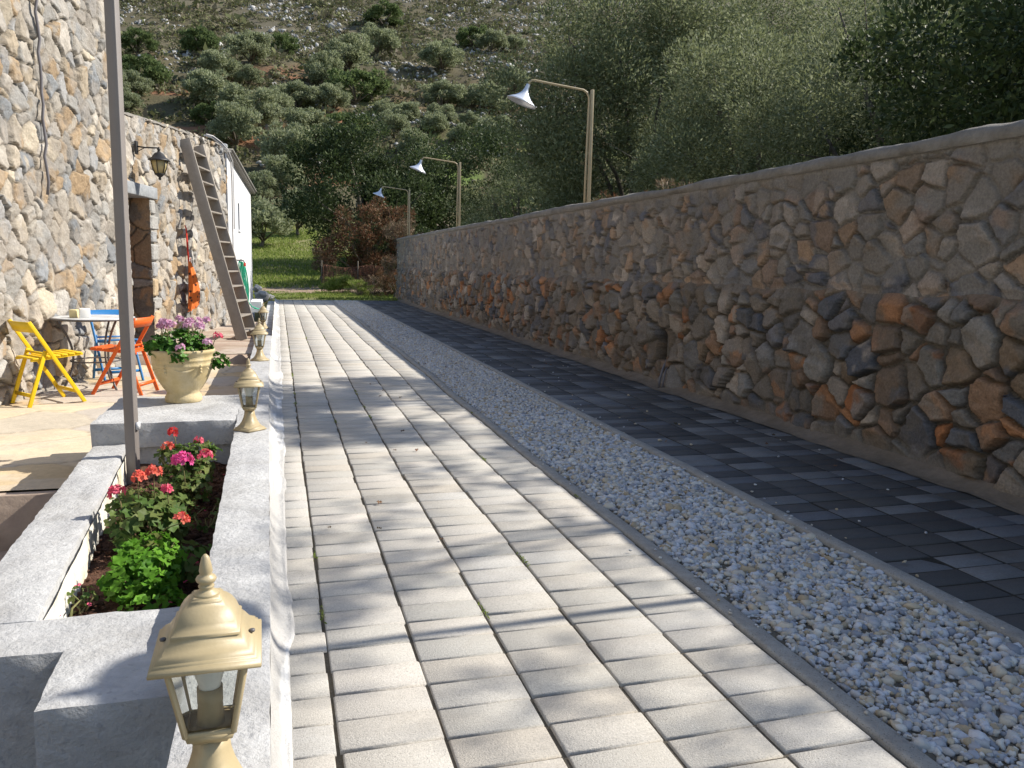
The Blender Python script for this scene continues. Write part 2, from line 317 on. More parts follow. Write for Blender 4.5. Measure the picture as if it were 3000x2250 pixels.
def rough_strip(x0f,x1f,z0,z1,y0,y1,step=.06,amp=.004,seed=0,ease=0.0):
    ys=np.arange(y0,y1+step,step); n=len(ys); r=np.random.default_rng(seed)
    x0=x0f(ys)+ (fbm(ys*9,ys*0,seed)-.5)*amp*2; x1=x1f(ys)+(fbm(ys*9,ys*0+5,seed)-.5)*amp*2; zz=z1+(fbm(ys*7,ys*0+9,seed)-.5)*amp
    prof=np.stack([np.stack([x0,ys,ys*0+z0],-1),np.stack([x0,ys,zz-.006-ease*0],-1),np.stack([x0+.008,ys,zz],-1),np.stack([x1-.008,ys,zz],-1),np.stack([x1,ys,zz-.006],-1),np.stack([x1,ys,ys*0+z0],-1)],1)
    mb=MB(); mb.grid(prof,flip=True)
    return mb
k=tag(obj('kerb',rough_strip(lambda y:1.272+wob(y),lambda y:1.335+wob(y),-.05,.006,-2,YE,seed=3),M['kerb'],smooth=True),kind='structure')
k=tag(obj('kerb',rough_strip(lambda y:2.035+wob(y)*.25,lambda y:2.112+y*0,-.05,.012,-2,YE,seed=4),M['kerb'],smooth=True),kind='structure')
tag(obj('kerb',(lambda m:(m.box(-.05,3.3,YE,YE+.16,-.4,.004),m)[1])(MB()),M['mortar']),kind='structure')
# gravel
def ico(sub):
    p=(1+5**.5)/2
    v=[(-1,p,0),(1,p,0),(-1,-p,0),(1,-p,0),(0,-1,p),(0,1,p),(0,-1,-p),(0,1,-p),(p,0,-1),(p,0,1),(-p,0,-1),(-p,0,1)]
    f=[(0,11,5),(0,5,1),(0,1,7),(0,7,10),(0,10,11),(1,5,9),(5,11,4),(11,10,2),(10,7,6),(7,1,8),(3,9,4),(3,4,2),(3,2,6),(3,6,8),(3,8,9),(4,9,5),(2,4,11),(6,2,10),(8,6,7),(9,8,1)]
    v=[A_(*q)/np.linalg.norm(q) for q in v]
    for _ in range(sub):
        c={};nf=[]
        def mid(a,b):
            k=(min(a,b),max(a,b))
            if k not in c: m=v[a]+v[b]; v.append(m/np.linalg.norm(m)); c[k]=len(v)-1
            return c[k]
        for a,b,d in f:
            x,y,z=mid(a,b),mid(b,d),mid(d,a); nf+=[(a,x,z),(b,y,x),(d,z,y),(x,y,z)]
        f=nf
    return np.array(v),np.array(f)
def randrot(n,r):
    q=r.normal(size=(n,4)); q/=np.linalg.norm(q,axis=1)[:,None]; a,b,c,d=q.T
    return np.stack([1-2*(c*c+d*d),2*(b*c-a*d),2*(b*d+a*c),2*(b*c+a*d),1-2*(b*b+d*d),2*(c*d-a*b),2*(b*d-a*c),2*(c*d+a*b),1-2*(b*b+c*c)],-1).reshape(-1,3,3)
def stones(mb,P,size,sub,r,flat=.6,jag=.22,m=0,tilt=.35):
    v,f=ico(sub); n=len(P); K=14
    var=[v*(1+r.normal(0,jag,(len(v),1))) if sub==0 else v*(1+jag*(vn(v[:,0]*1.6+9*i,v[:,1]*1.6+v[:,2]*2.1,i)[:,None]-.5)*2.4+jag*.5*(vn(v[:,2]*3+9*i,v[:,1]*3+v[:,0]*2.1,i+50)[:,None]-.5)*2) for i in range(K)]
    sc=np.stack([r.uniform(.8,1.35,n),r.uniform(.65,1.0,n),r.uniform(flat*.7,flat*1.25,n)],-1)*size[:,None]*.5
    a=r.uniform(0,2*PI,n); ca,sa=np.cos(a),np.sin(a); z0=np.zeros(n); o1=np.ones(n)
    Rz=np.stack([ca,-sa,z0,sa,ca,z0,z0,z0,o1],-1).reshape(-1,3,3)
    tx=r.normal(0,tilt,n); Rx=np.stack([o1,z0,z0,z0,np.cos(tx),-np.sin(tx),z0,np.sin(tx),np.cos(tx)],-1).reshape(-1,3,3)
    Q=Rz@Rx; kk=r.integers(0,K,n); VV=np.stack(var)[kk]*sc[:,None]
    VV=np.einsum('nij,nkj->nki',Q,VV)+P[:,None]
    F=f[None]+(np.arange(n)*len(v))[:,None,None]
    mb.add(VV.reshape(-1,3),F.reshape(-1,3),m)
mb=MB(); ysb=np.arange(-2,YE,.25)
mb2=rough_strip(lambda y:1.33+wob(y),lambda y:2.04+wob(y)*.25,-.06,-.018,-2,YE,step=.2,seed=8)
tag(obj('gravel_bed',mb2,M['bed']),kind='structure')
r=np.random.default_rng(11)
def gpos(n,y0,y1,z):
    y=r.uniform(y0,y1,n); u=r.uniform(0,1,n); lo=1.345+wob(y);hi=2.03+wob(y)*.25
    return np.stack([lo+(hi-lo)*u,y,z+r.uniform(-.009,.006,n)+.008*(fbm(u*4,y*4,2)-.5)],-1)
P=gpos(19000,.9,5.5,-.006); stones(mb,P,r.lognormal(math.log(.0180),.34,len(P)),1,r,flat=.75,jag=.36,tilt=.6)
P=gpos(24000,5.5,11,-.006); stones(mb,P,r.lognormal(math.log(.0175),.25,len(P)),0,r,flat=.8,jag=.16,tilt=.6)
P=gpos(22000,11,YE,-.004); stones(mb,P,r.lognormal(math.log(.022),.25,len(P)),0,r,flat=.8,jag=.16,tilt=.6)
P=gpos(1500,-1,.9,-.004); stones(mb,P,r.lognormal(math.log(.024),.25,len(P)),0,r,flat=.8,jag=.16)
P=np.stack([r.uniform(2.04,3.1,70)**1.0,r.uniform(1.5,9,70),np.full(70,.005)],-1); P[:40,0]=2.05+r.gamma(1.2,.10,40); stones(mb,P,r.uniform(.009,.02,70),1,r,jag=.3)
y_=r.uniform(1.4,14,260); P=np.stack([np.where(r.uniform(0,1,260)<.5,1.335+wob(y_)-r.gamma(1.1,.022,260),2.04+r.gamma(1.1,.03,260)),y_,np.full(260,.011)],-1); stones(mb,P,r.uniform(.005,.013,260),1,r,jag=.3)
tag(obj('gravel',mb,M['gravel'],smooth=False),'loose white grey and tan marble gravel filling the strip between the two paved lanes','gravel',kind='stuff')

# ------------------------------------------------------------ rubble masonry
def voro(u,v,cu,cv,k,jit=.40,wj=.75):
    # staggered jittered sites, power diagram (straight broken edges); returns cell id, edge distance in metres, local position
    w1=.10*cu*(fbm(u/cu*.9,v/cv*.9,k+40,3)-.5)+.16*cu*(fbm(u/cu*3.2,v/cv*3.2,k+44,3)-.5)
    w2=.10*cv*(fbm(u/cu*.9+7,v/cv*.9,k+41,3)-.5)+.20*cv*(fbm(u/cu*3.2+7,v/cv*3.2,k+45,3)-.5)
    U=(u+w1)/cu; V=(v+w2)/cv; j0=np.floor(V).astype(int); z=lambda c,t=float: np.full(u.shape,c,t)
    best=z(99.);b2=z(99.);bi=z(0,int);bj=z(0,int);bx=z(0.);by=z(0.);qx=z(0.);qy=z(0.)
    for dj in (-2,-1,0,1,2):
        j=j0+dj; off=.5*(j%2)+.35*hsh(j,j*0+3,k); i0=np.floor(U-off).astype(int)
        for di in (-2,-1,0,1,2):
            i=i0+di; dx=(U-(i+off+.5+jit*(2*hsh(i,j,k)-1)))*cu; dy=(V-(j+.5+jit*.8*(2*hsh(i,j,k+1)-1)))*cv
            d=dx*dx+dy*dy-wj*cu*cv*(hsh(i,j,k+2)**1.5)
            c=d<best; c2=(~c)&(d<b2)
            b2=np.where(c,best,np.where(c2,d,b2)); qx=np.where(c,bx,np.where(c2,dx,qx)); qy=np.where(c,by,np.where(c2,dy,qy))
            bx=np.where(c,dx,bx); by=np.where(c,dy,by); bi=np.where(c,i,bi); bj=np.where(c,j,bj); best=np.where(c,d,best)
    e=(b2-best)/(2*np.sqrt((bx-qx)**2+(by-qy)**2)+1e-4)
    return bi,bj,e,bx/cu,by/cv
def rubble(u,v,cu,cv,k,pal,mortar,H=.03,mw=.012,rnd=.03,dark=.0,smear=.0,tiltm=.25,groove=.012,dirt=.5):
    bi,bj,e,bx,by=voro(u,v,cu,cv,k)
    h0=hsh(bi,bj,k+7); h1=hsh(bi,bj,k+8); h2=hsh(bi,bj,k+9); h3=hsh(bi,bj,k+10)
    mwv=mw*(.5+1.1*fbm(u*3,v*3,k+60))
    e=e-mwv
    s=np.clip(e/rnd,0,1); s=1-(1-s)**2
    h=H*s*(.45+.9*h0)+ (bx*(h1-.5)+by*(h2-.5))*H*tiltm*2*s
    h=h+(fbm(u*11,v*13,k+61)-.5)*.75*H*s-np.abs(fbm(u*5+9*h0,v*7,k+66)-.5)*.9*H*s
    h=h+(fbm(u*22,v*22,k+62)-.5)*.25*H
    pal=np.array(pal); idx=(h1*len(pal)*.9999).astype(int); C=pal[idx]*(.8+.4*h3)[...,None]
    C=C*(1+.30*(fbm(u*26,v*34,k+70,3)-.5)+.22*(fbm(u*9+h0*30,v*22,k+71,3)-.5))[...,None]
    C=C*(.86+.28*fbm(u*.9,v*1.3,k+75,3))[...,None]
    # veins / second colour patch inside stones
    idx2=((h2*7.3%1)*len(pal)*.9999).astype(int); p2=np.clip((fbm(u*6+h0*20,v*6,k+63)-.56)*9,0,.8); C=C*(1-p2[...,None])+pal[idx2]*p2[...,None]
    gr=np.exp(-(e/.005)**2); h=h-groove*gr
    mm=1-np.clip(e/.006+.5,0,1); mm=np.maximum(mm,smear*np.clip((fbm(u*4.2,v*5.5,k+64)-.47)*6,0,1))
    mc=np.array(mortar)*(.75+.5*fbm(u*5,v*5,k+65))[...,None]
    C=C*(1-mm[...,None])+mc*mm[...,None]
    C=C*(1-dirt*gr*(1-.8*smear*np.clip((fbm(u*4.2,v*5.5,k+64)-.47)*6,0,1)))[...,None]  # crevice shade painted into the colour along the joint grooves
    h=h*(1-.6*smear*np.clip((fbm(u*4.2,v*5.5,k+64)-.47)*6,0,1))
    return h,C,e
# boundary wall
WX=3.36
yy=[-1.0]
while yy[-1]<24.0:
    y=yy[-1]; yy.append(y+float(np.clip(y*y/1500,.0085,.035)) if y>2 else y+.03)
yy=np.array(yy); yy[-1]=24.0
ZM=.93
wall=thing('stone_wall','long rubble stone boundary wall with cement coping along the right edge of the driveway','wall',(WX,12,0))
def ledz(U,V): return V+(fbm(U*2.6,U*0,97,4)-.5)*.10*np.exp(-((V-ZM)/.10)**2)
def course(z0,z1,nz,k,cu,cv,pal,mortar,off,**kw):
    zz=np.linspace(z0,z1,nz); U,V=np.meshgrid(yy,zz,indexing='ij')
    h,C,e=rubble(U,V,cu,cv,k,pal,mortar,**kw); return U,V,h,C
palL=[tuple(min(1,q*1.36) for q in c) for c in [(.25,.105,.045),(.20,.13,.085),(.13,.125,.13),(.10,.10,.105),(.22,.185,.15),(.17,.125,.085),(.24,.15,.095),(.20,.185,.165),(.085,.087,.097),(.30,.15,.075),(.17,.145,.12),(.26,.22,.18),(.19,.16,.13),(.15,.14,.13)]]
palU=[tuple(min(1,q*1.3) for q in c) for c in [(.20,.175,.15),(.25,.20,.16),(.14,.135,.135),(.26,.18,.12),(.19,.17,.145),(.10,.10,.11),(.24,.21,.18),(.19,.14,.10),(.22,.16,.12),(.16,.15,.14),(.22,.185,.15),(.12,.115,.12),(.27,.23,.19)]]
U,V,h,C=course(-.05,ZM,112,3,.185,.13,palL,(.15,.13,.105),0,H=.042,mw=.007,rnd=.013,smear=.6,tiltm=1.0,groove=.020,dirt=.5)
base_sm=np.clip((.14-V)/.1,0,1)*np.clip((fbm(U*2,V*2,77)-.35)*4,0,1); h=h*(1-.8*base_sm); C=C*(1-.85*base_sm[...,None])+A_(.21,.19,.165)*.85*base_sm[...,None]
nm=np.clip(1-np.maximum(np.abs(U-6.64)/.10,np.abs(V-.38)/.15),0,1); nm=np.clip(nm*8,0,1); h=h-.10*nm; C=C*(1-.8*nm[...,None])  # hole pushed in, its inner shade also painted as darker colour
top=np.clip((V-(ZM-.06))/.06,0,1); h=h*(1-top)-.015*top
C=C*(1-.6*top[...,None])+A_(.18,.15,.12)*.6*top[...,None]
x=WX-.012-h; mb=MB(); mb.grid(np.stack([x-WX,U-12,ledz(U,V)],-1),c=C.reshape(-1,3),flip=False)
x_l=x[:,-1]
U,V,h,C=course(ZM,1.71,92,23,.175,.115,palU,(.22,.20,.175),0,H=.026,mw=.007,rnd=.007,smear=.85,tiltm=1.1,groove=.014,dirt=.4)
led=np.clip((ZM+.05-V)/.05,0,1); h=h*(1-led)+.0*led; 
x=WX+.012-h; x=x*(1-led)+(WX+.003)*led; x[:,0]=x_l
tp=np.clip((V-1.66)/.05,0,1); C=C*(1-tp[...,None])+A_(.27,.255,.235)*tp[...,None]; x=x*(1-tp)+(WX+.0)*tp
mb.grid(np.stack([x-WX,U-12,ledz(U,V)],-1),c=C.reshape(-1,3))
obj('wall_face',mb,M['stonewall'],wall,smooth=True)
# far end + core
mb=MB(); mb.box(.06,.36,-13,11.985,-.3,1.72); obj('wall_core',mb,M['mortar'],wall)
# coping, lumpy cement cap
prof=[(-.012,1.70),(-.026,1.712),(-.028,1.74),(-.014,1.765),(.03,1.78),(.16,1.785),(.32,1.78),(.39,1.755),(.41,1.72),(.40,1.69)]
yc=yy[::3]; PP=np.zeros((len(yc),len(prof),3))
for i,(px,pz) in enumerate(prof):
    nz_=(fbm(yc*5,yc*0+i*.45,31)-.5); nl=(fbm(yc*.9,yc*0,32)-.5)
    PP[:,i]=np.stack([px+nz_*.05,yc-12,pz+nz_*.045*(pz>1.72)+nl*.03*(pz>1.72)+ (yc<0)*0],-1)
mb=MB(); mb.grid(PP,flip=True); obj('coping',mb,M['mortar'],wall,smooth=True)
mb=MB(); U,V=np.meshgrid(yy[::2],np.linspace(0,1,7),indexing='ij'); nn=fbm(U*4,V*2,91)
mb.grid(np.stack([-.17+.155*V+(nn-.5)*.05*(1-V),U-12,.001+.045*V**2+(nn-.5)*.012],-1),flip=False); obj('mortar_fillet',mb,M['mortar_brown'],wall,smooth=True)
# conduit in the niche
mb=MB(); mb.tube([(3.24,6.50,.0),(3.25,6.50,.08),(3.29,6.53,.17),(3.35,6.58,.24),(3.42,6.6,.3)],.011,8); mb.tube([(3.26,6.47,.0),(3.27,6.47,.07),(3.30,6.5,.15),(3.36,6.55,.22)],.009,8)
tag(obj('conduit',mb,M['cable'],smooth=True),'grey flexible conduit bending out of a dark gap at the foot of the boundary wall','conduit')

# ------------------------------------------------------------ stone house
PZ0=-.30; LZ=-.17
HA=A_(-2.374,8.447,0); HD=A_(.18212,.98328,0); HN=A_(.98328,-.18212,0)
def hp(s,n,z): return HA+HD*s+HN*n+A_(0,0,z)
MH=Matrix(((HD[0],HN[0],0,HA[0]),(HD[1],HN[1],0,HA[1]),(0,0,1,0),(0,0,0,1)))   # local: x along wall, y outward, z up
house=thing('stone_house','sunlit rubble stone house with a deep doorway left of the driveway','house'); house.matrix_world=MH
palH=[tuple(min(.7,q*.88) for q in c) for c in [(.46,.40,.32),(.43,.36,.27),(.34,.335,.33),(.52,.475,.41),(.27,.28,.29),(.44,.40,.345),(.38,.28,.18),(.50,.455,.40),(.31,.30,.28),(.45,.42,.38),(.40,.385,.36),(.52,.45,.35),(.40,.37,.33),(.40,.29,.18)]]
morH=(.30,.265,.225)
def housewall(s0,s1,topf,k,res,door=None,cu=.235,cv=.17,H=.032,name='wall'):
    ss=np.arange(s0,s1+res*.5,res); nz=int((topf((s0+s1)/2)-(-.6))/res); t=np.linspace(0,1,nz)
    Sg,T=np.meshgrid(ss,t,indexing='ij'); tops=topf(Sg)+ (fbm(Sg*5,Sg*0,k+3)-.5)*.06*(T**8); Zg=-.6+T*(tops+.6)
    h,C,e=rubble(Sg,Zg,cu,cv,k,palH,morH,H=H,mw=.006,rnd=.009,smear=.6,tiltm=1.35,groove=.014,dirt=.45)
    h=h-.02
    big=fbm(Sg*.7,Zg*.7,k+9)
    C=C*(.88+.25*big)[...,None]
    # bits of rust and dark grey
    edge=np.minimum((Sg-s0),(s1-Sg)); h=np.where(edge<.012,-.03,h)
    keep=None
    if door:
        a,b,c,d=door; Sc=(Sg[:-1,:-1]+Sg[1:,1:])/2; Zc=(Zg[:-1,:-1]+Zg[1:,1:])/2; keep=~((Sc>a)&(Sc<b)&(Zc>c)&(Zc<d))
    mb=MB(); mb.grid(np.stack([Sg,h,Zg],-1),c=C.reshape(-1,3),keep=keep,flip=True)
    return obj(name,mb,M['stonewall_light'],house,smooth=True)
DS0,DS1,DZ0,DZ1=3.02,3.83,LZ,1.85
tag(housewall(-2.6,2.72,lambda s:s*0+5.2,103,.0155),'taller stone wall without openings, rising out of the photo')
def lowtop(s): return 2.80+.33*np.clip((s-2.7)/5.2,0,1)**.75-.30*np.clip((s-7.75)/.37,0,1)**3
tag(housewall(-9.5,-2.59,lambda s:s*0+5.2,163,.05),'unseen added wall, blocking sky light beyond the left edge of the photo')  # rest of the house wall out of view, added to block sky light
tag(housewall(2.715,8.12,lowtop,133,.0155,door=(DS0,DS1,-.59,DZ1+.14)),'lower stone wall with the doorway')
# masonry volume behind the faces
mb=MB(); mb.box(-9.5,2.69,-5,-.055,-.6,5.17); mb.box(2.69,DS0-.02,-5,-.056,-.6,2.72); mb.box(DS1+.02,8.08,-5,-.056,-.6,2.74); mb.box(DS0-.02,DS1+.02,-5,-.057,DZ1+.14,2.72); mb.box(DS0-.02,DS1+.02,-5,-.56,-.6,DZ1+.14)
obj('masonry',mb,M['core'],house)
# plaster dressing strip on the top of low wall
mb=MB(); ss=np.linspace(2.72,8.1,90); PP=[]
for q,(yo,zo) in enumerate([(-.35,-.05),(-.3,.01),(-.06,.02),(.0,.0),(.012,-.03)]): PP.append(np.stack([ss,ss*0+yo+(fbm(ss*6,ss*0+q,7)-.5)*.03,lowtop(ss)+zo+(fbm(ss*7,ss*0+q,8)-.5)*.03],-1))
mb.grid(np.stack(PP,1),flip=False); obj('wall_cap',mb,M['mortar'],house,smooth=True)
# door reveals: coarse dressed blocks
palJ=[(.30,.20,.12),(.20,.17,.14),(.34,.25,.15),(.24,.21,.18),(.16,.15,.14),(.36,.22,.12)]
def reveal(sx,flip,k):
    t=np.linspace(0,1,56); z=np.linspace(-.6,DZ1,150); Tg,Zg=np.meshgrid(t,z,indexing='ij'); yg=.012-Tg*.55
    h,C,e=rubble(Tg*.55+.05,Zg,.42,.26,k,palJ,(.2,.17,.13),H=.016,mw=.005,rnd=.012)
    x=sx+(h if flip else -h); return np.stack([x,yg,Zg],-1),C
mb=MB(); V,C=reveal(DS1-.001,False,55); mb.grid(V,c=C.reshape(-1,3),flip=True); V,C=reveal(DS0+.001,True,56); mb.grid(V,c=C.reshape(-1,3),flip=False)
obj('door_jamb',mb,M['stonewall_light'],house,smooth=True)
# dressed quoins beside the doorway, set proud of the rubble
def blockmesh(mb,s0,s1,y0,y1,z0,z1,k,col):
    n=14; a=np.linspace(0,1,n)
    for ax in range(1):
        Sg,Zg=np.meshgrid(s0+(s1-s0)*a,z0+(z1-z0)*a,indexing='ij'); ed=np.minimum.reduce([Sg-s0,s1-Sg,Zg-z0,z1-Zg])
        y=y1-np.clip((.012-ed),0,.012)*1.2+(fbm(Sg*16,Zg*16,k)-.5)*.02
        y=np.where(ed<1e-6,y0,y)
        C=np.ones(Sg.shape+(3,))*np.array(col)*(.8+.4*fbm(Sg*8,Zg*8,k+1))[...,None]
        mb.grid(np.stack([Sg,y,Zg],-1),c=C.reshape(-1,3),flip=True)
z=LZ-.05; rr=random.Random(5)
for side in (1,0):
    z=LZ-.05; q=0
    while z<DZ1-.02:
        hgt=rr.uniform(.17,.32); z2=min(z+hgt,DZ1); wd=rr.choice([.18,.30,.24]); c=rr.choice([(.44,.34,.22),(.36,.35,.33),(.42,.36,.29),(.33,.33,.33),(.47,.37,.25)])
        mb=MB()
        if side: blockmesh(mb,DS1+.004,DS1+wd,-.02,.03,z+.006,z2-.006,q,c)
        else: blockmesh(mb,DS0-wd,DS0-.004,-.02,.03,z+.006,z2-.006,q+30,c)
        obj('quoin',mb,M['stonewall_light'],house,smooth=True)
        z=z2; q+=1
mb=MB(); mb.box(DS0-.16,DS1+.25,-.55,.045,DZ1,DZ1+.16); bevel(obj('lintel',mb,M['lintel'],house),.012)
mb=MB(); mb.box(DS0+.02,DS1-.02,-.52,-.47,LZ,DZ1-.01); dr=obj('door',mb,M['door'],house)
mb=MB();
for a,b in ((DS0+.02,DS0+.07),(DS1-.07,DS1-.02)): mb.box(a,b,-.469,-.40,LZ,DZ1-.012)
mb.box(DS0+.07,DS1-.07,-.469,-.40,DZ1-.075,DZ1-.012); obj('door_frame',mb,mat('red_brown_frame',[(.16,.05,.035),(.2,.07,.05)],rough=.6),house)
mb=MB(); mb.box(DS1-.14,DS1-.12,-.468,-.42,.75,.87); obj('handle',mb,M['iron'],dr)
# cable hanging on the tall wall
pts=[hp(.76+.012*math.sin(i*1.7)+.035*(i/24),.045+.01*math.sin(i*2.3),4.6-2.95*i/24) for i in range(25)]
mb=MB(); mb.tube(pts,.014,8); tag(obj('cable',mb,M['cable'],smooth=True),'thick grey cable hanging down the upper left stone wall','cable')
# white pipe with loops round the far corner of the house
pts=[hp(*p) for p in [(6.6,.03,3.10),(7.0,.04,3.13),(7.5,.05,3.10),(7.9,.07,3.02),(8.12,.09,2.85),(8.17,.09,2.5),(8.17,.08,1.6),(8.16,.08,.6),(8.16,.08,-.1)]]
mb=MB(); mb.tube(pts,.014,8); p2=[A_(*p)+A_(.03,-.02,.02) for p in pts[:7]]; mb.tube(p2,.009,6)
tag(obj('conduit',mb,M['cable_w'],smooth=True),'white conduit running along the low wall top and down the far house corner','conduit')

# ------------------------------------------------------------ white annexe
WA=A_(-.885,16.52,0); WB=A_(-.62,21.6,0); wd=(WB-WA)/np.linalg.norm(WB-WA); wn=A_(wd[1],-wd[0],0); WL=float(np.linalg.norm(WB-WA))
MW=Matrix(((wd[0],wn[0],0,WA[0]),(wd[1],wn[1],0,WA[1]),(0,0,1,0),(0,0,0,1)))
ann=thing('white_building','low white rendered building with a narrow slit window behind the stone house','building'); ann.matrix_world=MW
def wt(x): return 3.02-.30*x/WL
mb=MB(); sx0,sx1,sz0,sz1=1.86,2.16,1.68,2.24
xs_=[0,sx0,sx1,WL]
V=[];
def quad(mb,a,b,c,d): mb.add([a,b,c,d],[[0,1,2,3]])
quad(mb,(0,0,-.6),(0,0,wt(0)),(sx0,0,wt(sx0)),(sx0,0,-.6)); quad(mb,(sx1,0,-.6),(sx1,0,wt(sx1)),(WL,0,wt(WL)),(WL,0,-.6))
quad(mb,(sx0,0,-.6),(sx0,0,sz0),(sx1,0,sz0),(sx1,0,-.6)); quad(mb,(sx0,0,sz1),(sx0,0,wt(sx0)),(sx1,0,wt(sx1)),(sx1,0,sz1))
quad(mb,(sx0,0,sz0),(sx0,0,sz1),(sx0,-.05,sz1),(sx0,-.05,sz0)); quad(mb,(sx1,0,sz0),(sx1,-.05,sz0),(sx1,-.05,sz1),(sx1,0,sz1)); quad(mb,(sx0,0,sz0),(sx0,-.05,sz0),(sx1,-.05,sz0),(sx1,0,sz0)); quad(mb,(sx0,0,sz1),(sx1,0,sz1),(sx1,-.05,sz1),(sx0,-.05,sz1))
quad(mb,(0,0,-.6),(0,-4,-.6),(0,-4,wt(0)),(0,0,wt(0))); quad(mb,(WL,0,-.6),(WL,0,wt(WL)),(WL,-4,wt(WL)),(WL,-4,-.6)); quad(mb,(0,-4,-.6),(WL,-4,-.6),(WL,-4,wt(WL)),(0,-4,wt(0)))
obj('wall',mb,M['white'],ann)
mb=MB(); mb.box(sx0,sx1,-.07,-.05,sz0,sz1); wi=obj('window',mb,M['slitdark'],ann); mb=MB(); mb.box(sx0-.03,sx1+.03,.001,.02,sz0-.05,sz0-.005); obj('sill',mb,M['white'],wi)
mb=MB()
def slab(mb,x0,x1,y0,y1,dz0,dz1): 
    v=[(x,y,wt(x)+dz) for x in (x0,x1) for y in (y0,y1) for dz in (dz0,dz1)]
    mb.add(v,[[0,1,3,2],[4,6,7,5],[0,4,5,1],[2,3,7,6],[0,2,6,4],[1,5,7,3]])
slab(mb,-.02,WL+.35,-4.2,.09,.002,.05); slab(mb,-.02,WL+.38,-4.2,.12,.052,.085); obj('roof',mb,M['roof'],ann)
mb=MB(); mb.box(0,WL,.002,.03,-.6,.02); obj('plinth',mb,M['white'],ann)
# stub pipe ball at roof corner
mb=MB(); mb.lathe([(.03,0),(.035,.1),(.05,.12),(.06,.155),(.05,.19),(.015,.205)],14); tag(obj('vent_pipe',mb,M['lintel'],smooth=True,loc=(-.93,16.75,3.02)),'small grey vent cap on the roof corner of the white building','vent')

# ------------------------------------------------------------ yard: patio, landing, rim
def flag(name,Xf,x0,x1,y0,y1,z,mt,cell=.62,k=5,res=.03,clip=None):
    xs=np.arange(x0,x1,res); ys=np.arange(y0,y1,res); Xg,Yg=np.meshgrid(xs,ys,indexing='ij')
    bi,bj,e,bx,by=voro(Xg,Yg,cell,cell*.8,k); s=np.clip(e/.014,0,1)
    zz=z-.012*(1-s)+(fbm(Xg*3,Yg*3,k+5)-.5)*.010+ (hsh(bi,bj,k+2)-.5)*.006
    pal=np.array(Xf); C=pal[(hsh(bi,bj,k+3)*len(pal)*.999).astype(int)]*(.85+.3*fbm(Xg*4,Yg*4,k+8))[...,None]
    st=np.clip((fbm(Xg*2.2,Yg*6,k+11)-.5)*5,0,.6); C=C*(1-st[...,None])+A_(.52,.45,.36)*st[...,None]
    mo=1-s; C=C*(1-mo[...,None])+A_(.30,.24,.17)*mo[...,None]
    keep=clip((Xg[:-1,:-1]+Xg[1:,1:])/2,(Yg[:-1,:-1]+Yg[1:,1:])/2) if clip else None
    mb=MB(); mb.grid(np.stack([Xg,Yg,zz],-1),c=C.reshape(-1,3),keep=keep); return tag(obj(name,mb,mt,smooth=True),kind='structure')
M['flag']=mat('flagstone_colours',None,attr=True,rough=.8,bump=.45,bscale=16,vary=.14,scale=5,spec=.3,dist=.01)
palP=[(.55,.43,.27),(.58,.48,.34),(.50,.44,.35),(.60,.50,.36),(.53,.40,.25),(.48,.43,.37)]
flag('patio',palP,-3.9,-.1,5.15,11.2,PZ0,M['flag'],k=15)
palQ=[(.34,.25,.19),(.42,.33,.26),(.38,.28,.22),(.44,.36,.30)]
flag('landing',palQ,-2.0,-.1,11.14,17.0,LZ,M['flag'],k=25)
mb=MB(); mb.box(-3.0,-.1,11.12,11.16,-.6,LZ-.008); tag(obj('landing_riser',mb,M['landing']),kind='structure')
# lower yard in front of the patio step, and step face
mb=MB(); xs=np.linspace(-3.9,-1.0,80); pr=[]
flag('lower_yard',palQ,-3.9,-.1,-2.0,5.2,PZ0-.34,M['flag'],k=35,cell=.7)
mb.box(-3.9,-1.0,5.10,5.16,-.9,PZ0-.008); bevel(tag(obj('patio_step',mb,M['landing']),kind='structure'),.01)

